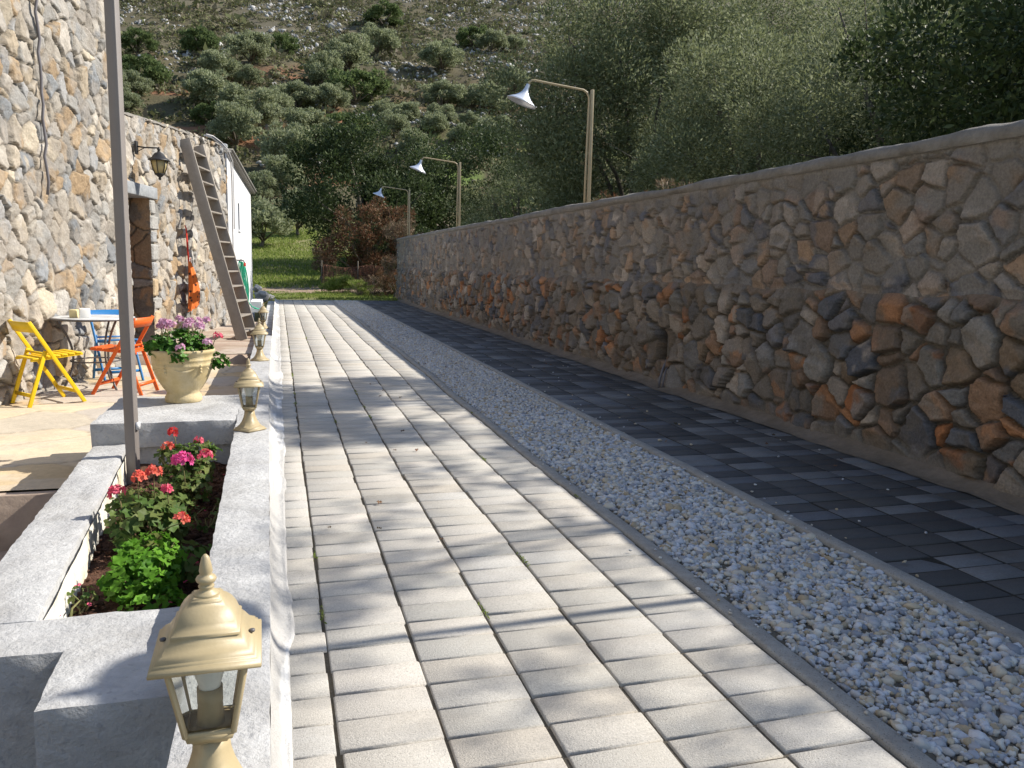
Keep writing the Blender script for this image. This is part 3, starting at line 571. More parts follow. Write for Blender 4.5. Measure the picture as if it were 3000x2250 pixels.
def rbox(mb,x0,x1,y0,y1,z0,z1,res=.03,amp=.008,k=0,topf=None,bottom=False,rnd=.014):
    # rough masonry block as a displaced grid shell
    def surf(o,a,b,la,lb,nrm,fl):
        na=max(2,int(la/res)+1); nb=max(2,int(lb/res)+1)
        A,B=np.meshgrid(np.linspace(0,1,na),np.linspace(0,1,nb),indexing='ij')
        V=o+A[...,None]*a+B[...,None]*b
        return V,fl
    x0,x1,y0,y1,z0,z1=map(float,(x0,x1,y0,y1,z0,z1)); c=A_((x0+x1)/2,(y0+y1)/2,(z0+z1)/2); hs=A_((x1-x0)/2,(y1-y0)/2,(z1-z0)/2)
    o=A_(x0,y0,z0);dx=A_(x1-x0,0,0);dy=A_(0,y1-y0,0);dz=A_(0,0,z1-z0)
    L=[(o+dz,dx,dy,0),(o,dz,dx,0),(o+dy,dx,dz,0),(o,dy,dz,1),(o+dx,dz,dy,1)]
    for q,(oo,a,b,_) in enumerate(L):
        V,_=surf(oo,a,b,np.linalg.norm(a),np.linalg.norm(b),None,0)
        # round the edges: pull towards an inset box
        q_=(V-c); inn=np.clip(q_,-(hs-rnd),hs-rnd); dlt=q_-inn; ln=np.linalg.norm(dlt,axis=-1,keepdims=True)+1e-9
        Vr=np.where(ln>rnd*.999,c+inn+dlt/ln*rnd,V)
        n=dlt/ln
        nz_=(fbm(V[...,0]*9+V[...,2]*7,V[...,1]*9+V[...,2]*5,k)-.5)*amp*2+(fbm(V[...,0]*34+V[...,2]*30,V[...,1]*34+V[...,2]*22,k+2)-.5)*amp*.9
        Vr=Vr+n*nz_[...,None]
        if topf is not None: Vr[...,2]+=topf(Vr[...,0],Vr[...,1])*np.clip((Vr[...,2]-z0)/(z1-z0),0,1)
        fl=[0,0,0,0,0][q]
        ab=np.cross(a,b); outward=[A_(0,0,1),A_(0,-1,0),A_(0,1,0),A_(-1,0,0),A_(1,0,0)][q]
        mb.grid(Vr,flip=(ab@outward)<0)
    return mb
RZ=.085; ZL=-.05
planter=thing('planter','whitewashed masonry planter bed with rough cement rims, holding red geraniums','planter',(-.5,3.7,0))
def pl(mb): 
    mb.v=[v-A_(-.5,3.7,0) for v in mb.v]; return mb
def rimx1(x,y): return 0*x
mb=MB()
# driveway rim: inner face runs x -.22 -> -.27, outer -.03 -> -.07
def rimshear(mb):
    for i,v in enumerate(mb.v):
        v=v.copy(); t=np.clip((v[:,1]-1.5)/3.5,0,1.6); v[:,0]-=.038*t; mb.v[i]=v
    return mb
rbox(mb,-.225,-.028,-1.5,11.0,-.6,RZ,res=.035,k=1,amp=.006); rimshear(mb); obj('rim',pl(mb),M['stucco'],planter,smooth=True)
mb=MB(); rbox(mb,-.97,-.72,2.62,5.12,-.7,ZL+.01,res=.03,k=3,amp=.008)
for i,v in enumerate(mb.v):
    v=v.copy(); t=np.clip((v[:,1]-2.62)/2.5,-1,1.2); f=np.clip((-v[:,0]-.72)/.25,0,1); v[:,0]-=(.15*t)*(1-f)+(.09*t)*f; mb.v[i]=v
obj('rim',pl(mb),M['stucco'],planter,smooth=True)
mb=MB(); rbox(mb,-1.6,-.235,2.40,2.65,-.7,ZL+.004,res=.03,k=4,amp=.009); rbox(mb,-.60,-.235,2.08,2.44,-.7,ZL+.002,res=.03,k=5,amp=.009); obj('cross_wall',pl(mb),M['stucco'],planter,smooth=True)
mb=MB(); rbox(mb,-.60,-.575,-1.4,2.10,-.7,ZL-.3,res=.05,k=5,amp=.004); obj('bay_wall',pl(mb),M['stucco'],planter,smooth=True)
mb=MB(); xs=np.arange(-2.2,-.3,.04); ys=np.arange(-1.4,2.42,.04); Xg,Yg=np.meshgrid(xs,ys,indexing='ij'); mb.grid(np.stack([Xg,Yg,-.55+(fbm(Xg*6,Yg*6,3)-.5)*.08],-1)); obj('soil',pl(mb),M['soil'],planter)
# limewashed inner face of the left rim
mb=MB(); y=np.linspace(2.64,5.05,70); U,T=np.meshgrid(y,np.linspace(0,1,10),indexing='ij'); tt=(U-2.62)/2.5
mb.grid(np.stack([-.712-.15*tt+.004+(fbm(U*8,T*3,88)-.5)*.012+.01*(1-T),U,-.25+T*(.19)],-1),flip=True); obj('limewash_face',pl(mb),M['limewhite'],planter,smooth=True)
mb=MB(); rbox(mb,-1.075,-.262,5.13,6.12,ZL-.02,RZ,res=.03,k=6,amp=.007); rbox(mb,-.98,-.262,5.17,6.05,-.6,ZL-.015,res=.04,k=7,amp=.006); obj('ledge',pl(mb),M['stucco'],planter,smooth=True)
xs=np.arange(-1.0,-.2,.02); ys=np.arange(2.6,5.2,.02); Xg,Yg=np.meshgrid(xs,ys,indexing='ij')
mb=MB(); mb.grid(np.stack([Xg,Yg,-.19+(fbm(Xg*7,Yg*7,3)-.5)*.07+(fbm(Xg*30,Yg*30,4)-.5)*.03],-1))
r=np.random.default_rng(5); P=np.stack([r.uniform(-.9,-.3,1500),r.uniform(2.68,5,1500),np.full(1500,-.18)],-1); P[:,2]+= (fbm(P[:,0]*7,P[:,1]*7,3)-.5)*.07; stones(mb,P,r.lognormal(math.log(.018),.4,1500),0,r,flat=.5,jag=.3)
obj('soil',pl(mb),M['soil'],planter)
# whitewashed fillet between rim and pavers
U,T=np.meshgrid(np.arange(-1,YE,.02),np.linspace(0,1,12),indexing='ij'); nn=fbm(U*3,T*2,12)
wv=.010+.075*(fbm(U*1.7,U*0,13)-.42)*np.clip(1.3-U/14,.3,1)
shx=-.038*np.clip((U-1.5)/3.5,0,1.6)
wv=wv+.018*(fbm(U*11,U*0,19)-.5); wv=np.maximum(wv,.012); xx=(-.031+shx)+T*(wv+.031-shx)
zz=.0065+.062*(1-T)**3+(nn-.5)*.006+(fbm(U*17,T*7,23)-.5)*.012*(1-T*.6)-(T>.99)*.012
pw=np.clip((fbm(U*2.1,T*1.6+U*.3,15)-.55)*9,0,1)*np.clip((fbm(U*9,T*5,16)-.30)*5,.3,1); C=A_(.44,.43,.415)*(1-pw[...,None])+A_(.74,.73,.71)*pw[...,None]
M['ww']=mat('patchy_whitewash',None,attr=True,rough=.9,bump=.9,bscale=70,vary=.10,scale=14,spec=.2)
mb=MB(); mb.grid(np.stack([xx,U,zz],-1),c=C.reshape(-1,3)); tag(obj('whitewash_strip',mb,M['ww'],smooth=True),kind='structure')
# far end of the driveway rim: low white ledge by the annexe
mb=MB(); rbox(mb,-.27,-.10,11.01,22.8,-.6,-.02,res=.08,k=9,amp=.006); tag(obj('low_wall','' or mb,M['stucco'],smooth=True),'low white cement ledge beside the pavement at the foot of the white building','ledge')
mb=MB(); rbox(mb,-.60,-.36,18.9,20.3,-.1,.14,res=.05,k=19,amp=.01); tag(obj('white_step',mb,M['white'],smooth=True),'small white rendered step below the green hose','step')

# ------------------------------------------------------------ steel post
post=thing('steel_post','tall taupe square steel post standing in the planter, leaving the photo at the top','post',(-.795,4.80,-.2),R(-15))
mb=MB(); mb.box(-.028,.028,-.028,.028,0,2.95); bevel(obj('post',mb,M['grey_metal'],post),.004)
mb=MB(); mb.box(.0285,.044,-.014,.014,.31,.35); obj('bracket',mb,M['white'],post)
mb=MB(); mb.box(-.05,.34,-.03,.03,2.951,3.03); bevel(obj('beam',mb,M['grey_metal'],post),.004)

# ------------------------------------------------------------ pillar lanterns
def make_lantern(label):
    t=thing('pillar_lantern',label,'lantern',group='pillar lanterns along the rim')
    mb=MB(); mb.lathe([(.066,0),(.068,.006),(.066,.010),(.060,.012),(.0605,.018),(.052,.022),(.042,.034),(.033,.052),(.026,.075),(.022,.094),(.0205,.116)],sq=4,rot=0); obj('pedestal',mb,M['gold'],t)
    mb=MB(); mb.lathe([(.022,.116),(.026,.118),(.030,.125),(.035,.127),(.038,.138),(.035,.141)],sq=4,rot=PI/4); obj('collar',mb,M['gold'],t)
    zb,zt=.138,.272; rb,rt=.0365,.060
    mb=MB()
    for i in range(4):
        a=PI/4+i*PI/2; q=2**.5; p0=(rb*q*math.cos(a),rb*q*math.sin(a),zb); p1=(rt*q*math.cos(a),rt*q*math.sin(a),zt); mb.bar(p0,p1,.0085,.0085,up=(math.cos(a),math.sin(a),.3))
    for i in range(4):
        a=i*PI/2; 
        for rr_,z_ in ((rb,zb+.004),(rt,zt-.003)):
            c,s_=math.cos(a),math.sin(a); mb.bar((rr_*c-rr_*s_,rr_*s_+rr_*c,z_),(rr_*c+rr_*s_,rr_*s_-rr_*c,z_),.006,.008)
    bevel(obj('cage',mb,M['gold'],t),.0012,1)
    for i in range(4):
        a=i*PI/2; c,s_=math.cos(a),math.sin(a); e=.002; mb=MB()
        f=lambda rr_,z_,u:((rr_-e)*c-u*(rr_-e)*s_,(rr_-e)*s_+u*(rr_-e)*c,z_)
        mb.add([f(rb,zb+.006,-.9),f(rb,zb+.006,.9),f(rt,zt-.004,.94),f(rt,zt-.004,-.94)],[[0,1,2,3]]); obj('pane',mb,M['glass'],t)
    mb=MB(); mb.lathe([(.02,.140),(.0225,.142),(.0195,.178),(.0205,.179),(.0205,.205),(.018,.205),(.018,.19)],20); so=obj('socket',mb,M['gold'],t,smooth=False)
    mb=MB(); mb.lathe([(.0165,.188),(.0185,.212),(.0235,.228),(.030,.246),(.032,.264),(.022,.302),(.008,.31)],20); obj('bulb',mb,M['bulb'],so,smooth=True)
    # bell roof, square with moulded bands
    zc=lambda z:.268+(z-.268)*.93
    pr=[(.062,.270),(.083,.268),(.084,.272),(.083,.2765),(.0775,.279),(.0775,.2825),(.0735,.2845),(.0735,.2875),(.0640,.295),(.0570,.307),(.0510,.3155),(.0525,.3185),(.0505,.3215),(.0480,.3235),(.0440,.336),(.0375,.349),(.0300,.359),(.0240,.3645),(.0245,.367),(.0215,.368),(.0215,.371),(.015,.3715)]
    mb=MB(); mb.lathe([(a,zc(b)) for a,b in pr],sq=4,rot=PI/4); ro=obj('roof',mb,M['gold'],t)
    mb=MB(); mb.lathe([(a,zc(b)) for a,b in [(.021,.370),(.019,.375),(.012,.379),(.0105,.382),(.0125,.385),(.0125,.3875),(.0095,.390),(.0145,.3945),(.0165,.399),(.0145,.4035),(.0105,.406),(.0095,.409),(.0108,.413),(.009,.425),(.006,.438),(.0022,.443)]],18); obj('finial',mb,M['gold'],ro,smooth=True)
    for sx in (1,-1):
        mb=MB(); mb.lathe([(.004,0),(.005,.001),(.005,.004),(.002,.005)],10,c=(.069*sx,.0,.2915)); obj('screw',mb,M['iron'],ro)
    return t
LZc=.94
l1=make_lantern('nearest pillar lantern, large in the lower left foreground beside the planter corner'); l1.location=(-.127,1.40,RZ+.020); l1.rotation_euler=(0,0,R(1)); l1.scale=(1.04,1.04,1.05)
dup(l1,(-.172,4.80,RZ),R(1),.96,'sand gold pillar lantern standing beside the terracotta pot ledge')
dup(l1,(-.185,8.20,RZ),R(-2),.96,'sand gold pillar lantern just beyond the pot, in front of the farthest lantern')
dup(l1,(-.235,13.4,-.02),R(3),.96,'farthest small pillar lantern near the foot of the ladder and the hose')

# ------------------------------------------------------------ wall-top street lamps
def make_lamp(label):
    t=thing('street_lamp',label,'street lamp',group='shepherd crook lamps on the boundary wall')
    H=1.30
    mb=MB(); mb.box(-.0,.036,-.018,.018,-.35,H,m=0); bevel(obj('post',mb,M['post_gold'],t),.004)
    mb=MB(); pts=[(-.034,0,-.1),(-.028,0,.5),(-.016,0,1.16),(-.020,0,1.22),(-.045,0,1.265),(-.09,0,1.29),(-.16,0,1.297),(-.45,0,1.325),(-.66,0,1.347),(-.70,0,1.345),(-.725,0,1.325),(-.735,0,1.29)]
    mb.tube(pts,.0125,10); obj('arm',mb,M['post_gold'],t,smooth=True)
    
    mb=MB(); ax=(-.74,0,1.30); prof=[(.022,0),(.026,-.05),(.036,-.085),(.055,-.115),(.095,-.155),(.150,-.19),(.172,-.205),(.170,-.212),(.148,-.197),(.09,-.163),(.05,-.125),(.03,-.09)]
    mb.lathe(prof,32,cap=False)
    Rm=Matrix.Translation(Vector(ax))@Matrix.Rotation(R(20),4,'Y')@Matrix.Rotation(R(6),4,'X')
    mb.v=[xf(v,Rm) for v in mb.v]; sh=obj('lamp_shade',mb,M['alu'],t,smooth=True)
    mb=MB(); mb.lathe([(.015,-.07),(.02,-.10),(.032,-.13),(.034,-.15),(.02,-.172),(.005,-.178)],16); mb.v=[xf(v,Rm) for v in mb.v]; obj('bulb',mb,M['bulb'],sh,smooth=True)
    return t
lamp=make_lamp('nearest visible wall lamp with tall gold post, closest to the camera'); lamp.location=(3.45,8.97,1.745)
dup(lamp,(3.45,15.99,1.735),R(0),label='middle one of the three gold lamps rising from the boundary wall')
dup(lamp,(3.45,22.38,1.73),R(0),label='farthest and smallest wall lamp, in front of the rusty bush')
dup(lamp,(3.45,2.33,1.75),R(0),scale=(.5,1,1),label='gold wall lamp outside the right edge of the photo, casting a long shadow')

# ------------------------------------------------------------ furniture
def make_chair(col,label):
    t=thing('folding_chair',label,'chair',group='painted folding chairs round the table'); m=M[col]; W=.195
    for s in (1,-1):
        mb=MB(); mb.bar((-.215,s*W,.765),(.235,s*W,0),.019,.034,up=(1,0,.6)); bevel(obj('leg',mb,m,t),.003)
        mb=MB(); mb.bar((-.08,s*(W-.024),.50),(-.245,s*(W-.024),0),.019,.034,up=(1,0,.3)); bevel(obj('leg',mb,m,t),.003)
    mb=MB()
    for i in range(7): x=-.19+i*.064; mb.box(x,x+.052,-.165,.165,.425+.005*i,.439+.005*i)
    for s in (1,-1): mb.bar((-.20,s*.145,.416),(.26,s*.145,.450),.022,.022)
    bevel(obj('seat',mb,m,t),.003)
    n=12; y=np.linspace(-W-.008,W+.008,n); cv=.03*(1-(y/W)**2); pr=[]
    for dx,z in ((-.178,.67),(-.191,.67),(-.230,.765),(-.217,.765),(-.178,.67)): pr.append(np.stack([dx-cv,y,y*0+z],-1))
    mb=MB(); mb.grid(np.stack(pr,1)); mb.f.append(np.array([[0,1,2,3]])); mb.mi.append(np.array([0])); b=(n-1)*5; mb.f.append(np.array([[b+3,b+2,b+1,b]])); mb.mi.append(np.array([0])); obj('backrest',mb,m,t)
    mb=MB(); mb.bar((.165,-W,.11),(.165,W,.11),.018,.03); obj('stretcher',mb,m,t)
    mb=MB(); mb.bar((-.212,-W+.02,.10),(-.212,W-.02,.10),.018,.03); obj('stretcher',mb,m,t)
    mb=MB(); mb.bar((-.09,-W+.02,.475),(-.09,W-.02,.475),.018,.018); obj('stretcher',mb,m,t)
    return t
c=make_chair('yellow','yellow slatted folding chair nearest the left edge, facing the round table'); c.location=(-2.07,8.32,PZ0); c.rotation_euler=(0,0,R(38))
c=make_chair('orange','orange red folding chair on the right of the table, behind the steel post'); c.location=(-1.50,8.84,PZ0); c.rotation_euler=(0,0,R(162))
c=make_chair('blue','blue folding chair behind the table against the stone wall'); c.location=(-1.74,9.78,PZ0); c.rotation_euler=(0,0,R(298))
tb=thing('round_table','small round marble topped table with curved iron legs beside the stone wall','table',(-1.83,9.2,PZ0))
mb=MB(); mb.lathe([(.36,.715),(.385,.717),(.385,.735),(.36,.738)],48); obj('tabletop',mb,M['marble'],tb)
mb=MB(); mb.lathe([(.388,.712),(.394,.712),(.394,.732),(.388,.732),(.388,.712)],48,cap=False); obj('rim_band',mb,M['iron'],tb)
for i in range(3):
    a=R(75+i*120); pts=[((.34-.62*u+.50*u**3+ .16*u**2+ .0)*math.cos(a) if 0 else (.35*(1-1.55*u+1.45*u*u))*math.cos(a),(.35*(1-1.55*u+1.45*u*u))*math.sin(a),.71*(1-u)) for u in np.linspace(0,1,16)]
    mb=MB(); mb.tube(pts,.011,8); obj('leg',mb,M['iron'],tb,smooth=True)
mb=MB(); a=np.linspace(0,2*PI,25); mb.tube([(.235*math.cos(q),.235*math.sin(q),.29) for q in a],.008,6,cap=False); obj('ring',mb,M['iron'],tb,smooth=True)
mb=MB(); mb.box(-.048,.048,-.045,.045,0,.095); bevel(tag(obj('candle',mb,M['wax_white'],loc=(-1.875,9.02,PZ0+.738),rz=R(15)),'square white candle on the marble table top','candle'),.006)
mb=MB(); mb.box(-.035,.035,-.04,.04,0,.08); bevel(tag(obj('candle',mb,M['wax_yellow'],loc=(-1.985,9.08,PZ0+.738),rz=R(-5)),'cream yellow block candle just left of the white candle','candle'),.006)

# terracotta pot
pot=thing('flower_pot','large cream terracotta pot with garland relief on the cement ledge','flower pot',(-.635,5.86,RZ+.004))
mb=MB(); mb.lathe([(.135,0),(.142,.012),(.140,.035),(.126,.055),(.124,.07),(.150,.10),(.185,.15),(.212,.205),(.226,.26),(.229,.262),(.229,.275),(.227,.278),(.231,.300),(.233,.302),(.233,.312),(.231,.315),(.233,.335),(.246,.350),(.252,.362),(.250,.374),(.238,.378),(.222,.370),(.215,.34),(.20,.30)],56,cap=False)
obj('body',mb,M['pot'],pot,smooth=True)
mb=MB()
for a0 in (-10,62,134,206,278):
    a0=R(a0)
    pts=[((.224-.004*abs(u))*math.cos(a0+u*.55),(.224-.004*abs(u))*math.sin(a0+u*.55),.285-.055*(1-u*u)) for u in np.linspace(-1,1,11)]
    pts=[(x*(1.0-.04*(1-((i-5)/5)**2)),y*(1.0-.04*(1-((i-5)/5)**2)),z) for i,(x,y,z) in enumerate(pts)]
    mb.tube(pts,[.004,.006,.009,.010,.011,.012,.011,.010,.009,.006,.004],8)
    for dz in (0,-.022,-.042):
        cx,cy=.224*math.cos(a0+.6),.224*math.sin(a0+.6); v,f=ico(1); mb.add(v*[.014,.014,.013]+[cx*(1+dz*.35),cy*(1+dz*.35),.268+dz],f)
obj('garland',mb,M['pot'],pot,smooth=True)
mb=MB(); mb.lathe([(.001,.325),(.212,.325)],40,cap=False); obj('soil',mb,M['soil'],pot); pot.scale=(.84,.84,.95)

# ladder
lad=thing('ladder','long grey brown wooden ladder with flat treads leaning on the low stone wall','ladder'); lad.matrix_world=MH
a_t=A_(5.36,.06,2.86); a_b=A_(4.85,.96,LZ)
LW=.74; up=A_(1,0,0)
for s in (0,1):
    o=A_(LW*s,0,0); mb=MB(); dirv=a_b-a_t; 
    mb.bar(a_t+o,a_b+o,.17,.035,up=(1,0,0)); bevel(obj('stile',mb,M['ladder'],lad),.004)
for i in range(13):
    u=(i+.75)/13.3; p=a_t+(a_b-a_t)*u; mb=MB(); mb.box(p[0]+.018,p[0]+LW-.018,p[1]-.075,p[1]+.075,p[2]-.012,p[2]+.012); bevel(obj('tread',mb,M['ladder'],lad),.003)

# wall lantern
wl=thing('wall_lantern','black iron wall lantern with amber glass above the doorway','wall lantern'); wl.matrix_world=MH@Matrix.Translation((3.36,.03,2.44))@Matrix.Scale(1.12,4)
mb=MB(); mb.box(-.035,.035,-.01,.012,-.06,.09); bevel(obj('backplate',mb,M['black'],wl),.004)
mb=MB(); mb.tube([(0,.01,.03),(0,.10,.02),(0,.19,.02),(0,.235,.02),(0,.25,.0)],.009,8); mb.tube([(0,.01,-.03),(0,.06,.0),(0,.10,.02)],.005,6); obj('arm',mb,M['black'],wl,smooth=True)
c=(0,.25,0); mb=MB(); mb.lathe([(.105,-.125),(.108,-.118),(.095,-.105),(.065,-.08),(.05,-.05),(.035,-.035),(.02,-.03),(.012,-.01),(.018,.0),(.006,.03)],sq=6,c=c); obj('roof',mb,M['black'],wl)
mb=MB(); mb.lathe([(.042,-.27),(.066,-.20),(.078,-.125)],sq=6,c=c); obj('glass',mb,M['amber'],wl)
mb=MB()
for i in range(6):
    a=i*PI/3; P_=[(c[0]+q*1.155*math.cos(a),c[1]+q*1.155*math.sin(a),z) for q,z in ((.082,-.122),(.069,-.20),(.045,-.272))]; mb.tube(P_,.0055,6)
mb.lathe([(.047,-.285),(.05,-.272),(.045,-.268)],sq=6,c=c); mb.lathe([(.006,-.345),(.018,-.33),(.012,-.315),(.03,-.30),(.045,-.285)],12,c=c); obj('cage',mb,M['black'],wl)

# orange bag on a cord
bag=thing('cloth_bag','orange patterned cloth bag hanging on a red cord from the stone wall','bag'); bag.matrix_world=MH@Matrix.Translation((5.26,.05,1.56))
Mb=bpy.data.materials.new('orange_dotted_cloth'); Mb.use_nodes=True; t=Mb.node_tree; b=t.nodes['Principled BSDF']; b.inputs['Roughness'].default_value=.9
vo=t.nodes.new('ShaderNodeTexVoronoi'); vo.inputs['Scale'].default_value=14; rp=t.nodes.new('ShaderNodeValToRGB'); e=rp.color_ramp.elements; e[0].position=.22; e[0].color=(.05,.02,.015,1); e[1].position=.34; e[1].color=(.72,.17,.03,1)
tc=t.nodes.new('ShaderNodeTexCoord'); t.links.new(tc.outputs['Object'],vo.inputs['Vector']); t.links.new(vo.outputs['Distance'],rp.inputs[0]); t.links.new(rp.outputs[0],b.inputs['Base Color'])
zs=np.linspace(0,1,26); an=np.linspace(0,2*PI,37)[:-1]; T,Aa=np.meshgrid(zs,an,indexing='ij')
wdt=.02+.15*np.clip(T*1.25,0,1)**.8+.05*np.clip((T-.55)*2,0,1); fold=.016*np.sin(Aa*7+T*3)*np.clip(T*2,0,1)
lean=.10*np.clip(T-.5,0,1)
xx=(wdt+fold)*np.cos(Aa)+lean*(np.cos(Aa)>0)*1.4; yy_=.03+(.02+.045*np.sin(np.clip(T,0,1)*PI*.85)+fold*.5)*(1+np.sin(Aa))
zz=-.55-T*.72+(.10*(np.cos(Aa))*np.clip(T-.75,0,1)*2); V=np.stack([xx,yy_,zz],-1); V=np.concatenate([V,V[:,:1]],1)
mb=MB(); mb.grid(V); obj('sack',mb,Mb,bag,smooth=True)
mb=MB(); mb.tube([(0,.0,0),(.0,.02,-.05),(.015,.03,-.3),(.01,.04,-.57)],.009,6); mb.tube([(0,.0,0),(-.012,.02,-.05),(-.03,.03,-.3),(-.01,.04,-.57)],.009,6); mb.tube([(.02,.06,-.5),(.06,.07,-.75),(.10,.08,-1.0)],.006,6); obj('cord',mb,M['redstrap'],bag,smooth=True)

# green hose coil on a tap
hs=thing('garden_hose','coiled green garden hose hanging from a tap on the white wall','hose'); hs.matrix_world=MW@Matrix.Translation((1.2,.04,1.02))
mb=MB()
for i in range(6):
    w_=.20+.04*i; dp=.80+.035*i; off=.03*i; pts=[]
    for q in np.linspace(0,2*PI,36): pts.append((.28*(1-math.cos(q))/2*2.2+off*.5+w_*math.sin(q)*.6*(.4+.6*(1-math.cos(q))/2),.03+.018*i+.02*math.sin(q*2+i),-dp*(1-math.cos(q))/2-.01*i))
    mb.tube(pts,.0135,7,cap=False)
mb.tube([(.3,.1,-.75),(.5,.2,-.95),(.7,.28,-1.0),(.9,.22,-1.02),(1.1,.3,-1.03)],.0125,7); obj('coil',mb,M['hose'],hs,smooth=True)
mb=MB(); mb.tube([(0,-.04,.02),(0,.10,.02),(0,.13,-.04)],.014,8); mb.box(-.04,.04,.05,.065,.035,.05); obj('tap',mb,M['iron'],hs)
mb=MB(); mb.tube([(0,.13,-.03),(0,.13,-.10)],.022,8); obj('connector',mb,M['redstrap'],hs)
# stones stacked at the end of the ledge
r=np.random.default_rng(3)
for i,(x_,y_,z_,s_,lb) in enumerate([(-.42,22.9,.10,.44,'large grey boulder at the base of the rock pile past the white building'),(-.24,23.2,.05,.26,'smaller rock lying in front of the boulder beside the pavement end'),(-.55,23.0,.30,.26,'pale rock on top of the boulder past the white building')]):
    mb=MB(); stones(mb,A_(0,0,0)[None],A_(s_),2,r,flat=.62,jag=.34,tilt=.2); tag(obj('boulder',mb,M['rock'],loc=(x_,y_,z_)),lb,'rock')

# ------------------------------------------------------------ vegetation
def leaves(mb,P,D,ln,wd,r,m=0,fold=False):
    n=len(P); D=D/np.linalg.norm(D,axis=1)[:,None]; q=r.normal(size=(n,3)); N_=np.cross(D,q); N_/=np.linalg.norm(N_,axis=1)[:,None]+1e-9
    ln=np.broadcast_to(ln,(n,))[:,None]; wd=np.broadcast_to(wd,(n,))[:,None]
    V=np.stack([P-D*ln*.5,P+N_*wd*.5-D*ln*.05,P+D*ln*.5,P-N_*wd*.5-D*ln*.05],1)
    mb.add(V.reshape(-1,3),np.arange(n*4).reshape(-1,4),m)
def crown_points(r,n,Rv,nc,cr=(.2,.34),shell=.5,squash=1.0,low=-.55):
    # clumps spread through an uneven ellipsoid; leaves gather on the outside of each clump
    a=r.uniform(0,2*PI,nc*3); z=r.uniform(low,1,nc*3); rad=r.uniform(shell,1,nc*3)**.6; lump=.78+.45*vn(a*1.6+3,z*2.2+a,int(r.integers(99)))
    c=np.stack([np.sqrt(1-z*z)*np.cos(a),np.sqrt(1-z*z)*np.sin(a),z],-1)*(rad*lump)[:,None]
    c=c[:nc]; cs=r.uniform(cr[0],cr[1],nc)
    w_=cs**2; k=r.choice(nc,n,p=w_/w_.sum()); d=r.normal(size=(n,3)); d/=np.linalg.norm(d,axis=1)[:,None]
    q=r.uniform(.35,1.05,n)**.6
    P=c[k]+d*(cs[k]*q)[:,None]*[1,1,.8]
    return P*Rv,d,c*Rv,cs
def tree(name,seed,Rv,cz,trunk_r,nleaf,nc,ln,wd,leafmat,label,cat,group=None,lift=.35,cr=(.2,.34),multi=1,low=-.55,shell=.5,loc=(0,0,0),droop=0.,twigs=False):
    r=np.random.default_rng(seed); Rv=A_(*Rv)
    P,d,c,cs=crown_points(r,nleaf,Rv,nc,cr,shell,low=low)
    D=d+r.normal(0,.55,d.shape)+A_(0,0,lift)-A_(0,0,droop); mb=MB(); leaves(mb,P+A_(0,0,cz),D,ln*r.uniform(.6,1.3,nleaf),wd*r.uniform(.7,1.2,nleaf),r)
    t=thing(name,label,cat,loc,group=group); obj('crown',mb,leafmat,t)
    mb=MB()
    for q in range(multi):
        a=r.uniform(0,2*PI); b0=A_(math.cos(a),math.sin(a),0)*trunk_r*(1.5 if multi>1 else 0); fork=A_(r.normal(0,.12)*Rv[0]*.4,r.normal(0,.12)*Rv[1]*.4,max(.25*cz,cz-Rv[2]*.75))
        mb.tube([b0-A_(0,0,.3),b0+fork*.4+A_(r.normal(0,.5)*trunk_r,0,0),b0*.6+fork],[trunk_r*1.35,trunk_r,trunk_r*.8],9)
        big=np.argsort(-cs)[q::multi][:9 if multi==1 else 5]
        for i in big:
            e=c[i]+A_(0,0,cz); s_=b0*.6+fork; m_=s_+(e-s_)*.5+A_(r.normal(0,.06)*Rv[0],r.normal(0,.06)*Rv[1],.04*Rv[2]); mb.tube([s_-A_(0,0,trunk_r*.4),m_,e],[trunk_r*.55,trunk_r*.33,trunk_r*.1],6)
            if twigs:
                for _ in range(4): f=e+r.normal(0,.22,3)*Rv; mb.tube([m_+(e-m_)*r.uniform(.2,1),(m_+f)/2+r.normal(0,.05,3)*Rv,f],[trunk_r*.12,trunk_r*.07,trunk_r*.02],4)
    obj('trunk',mb,M['bark'],t,smooth=True)
    return t
def gZ(x,y): return float(gz(np.array([float(x)]),np.array([float(y)]))[0])

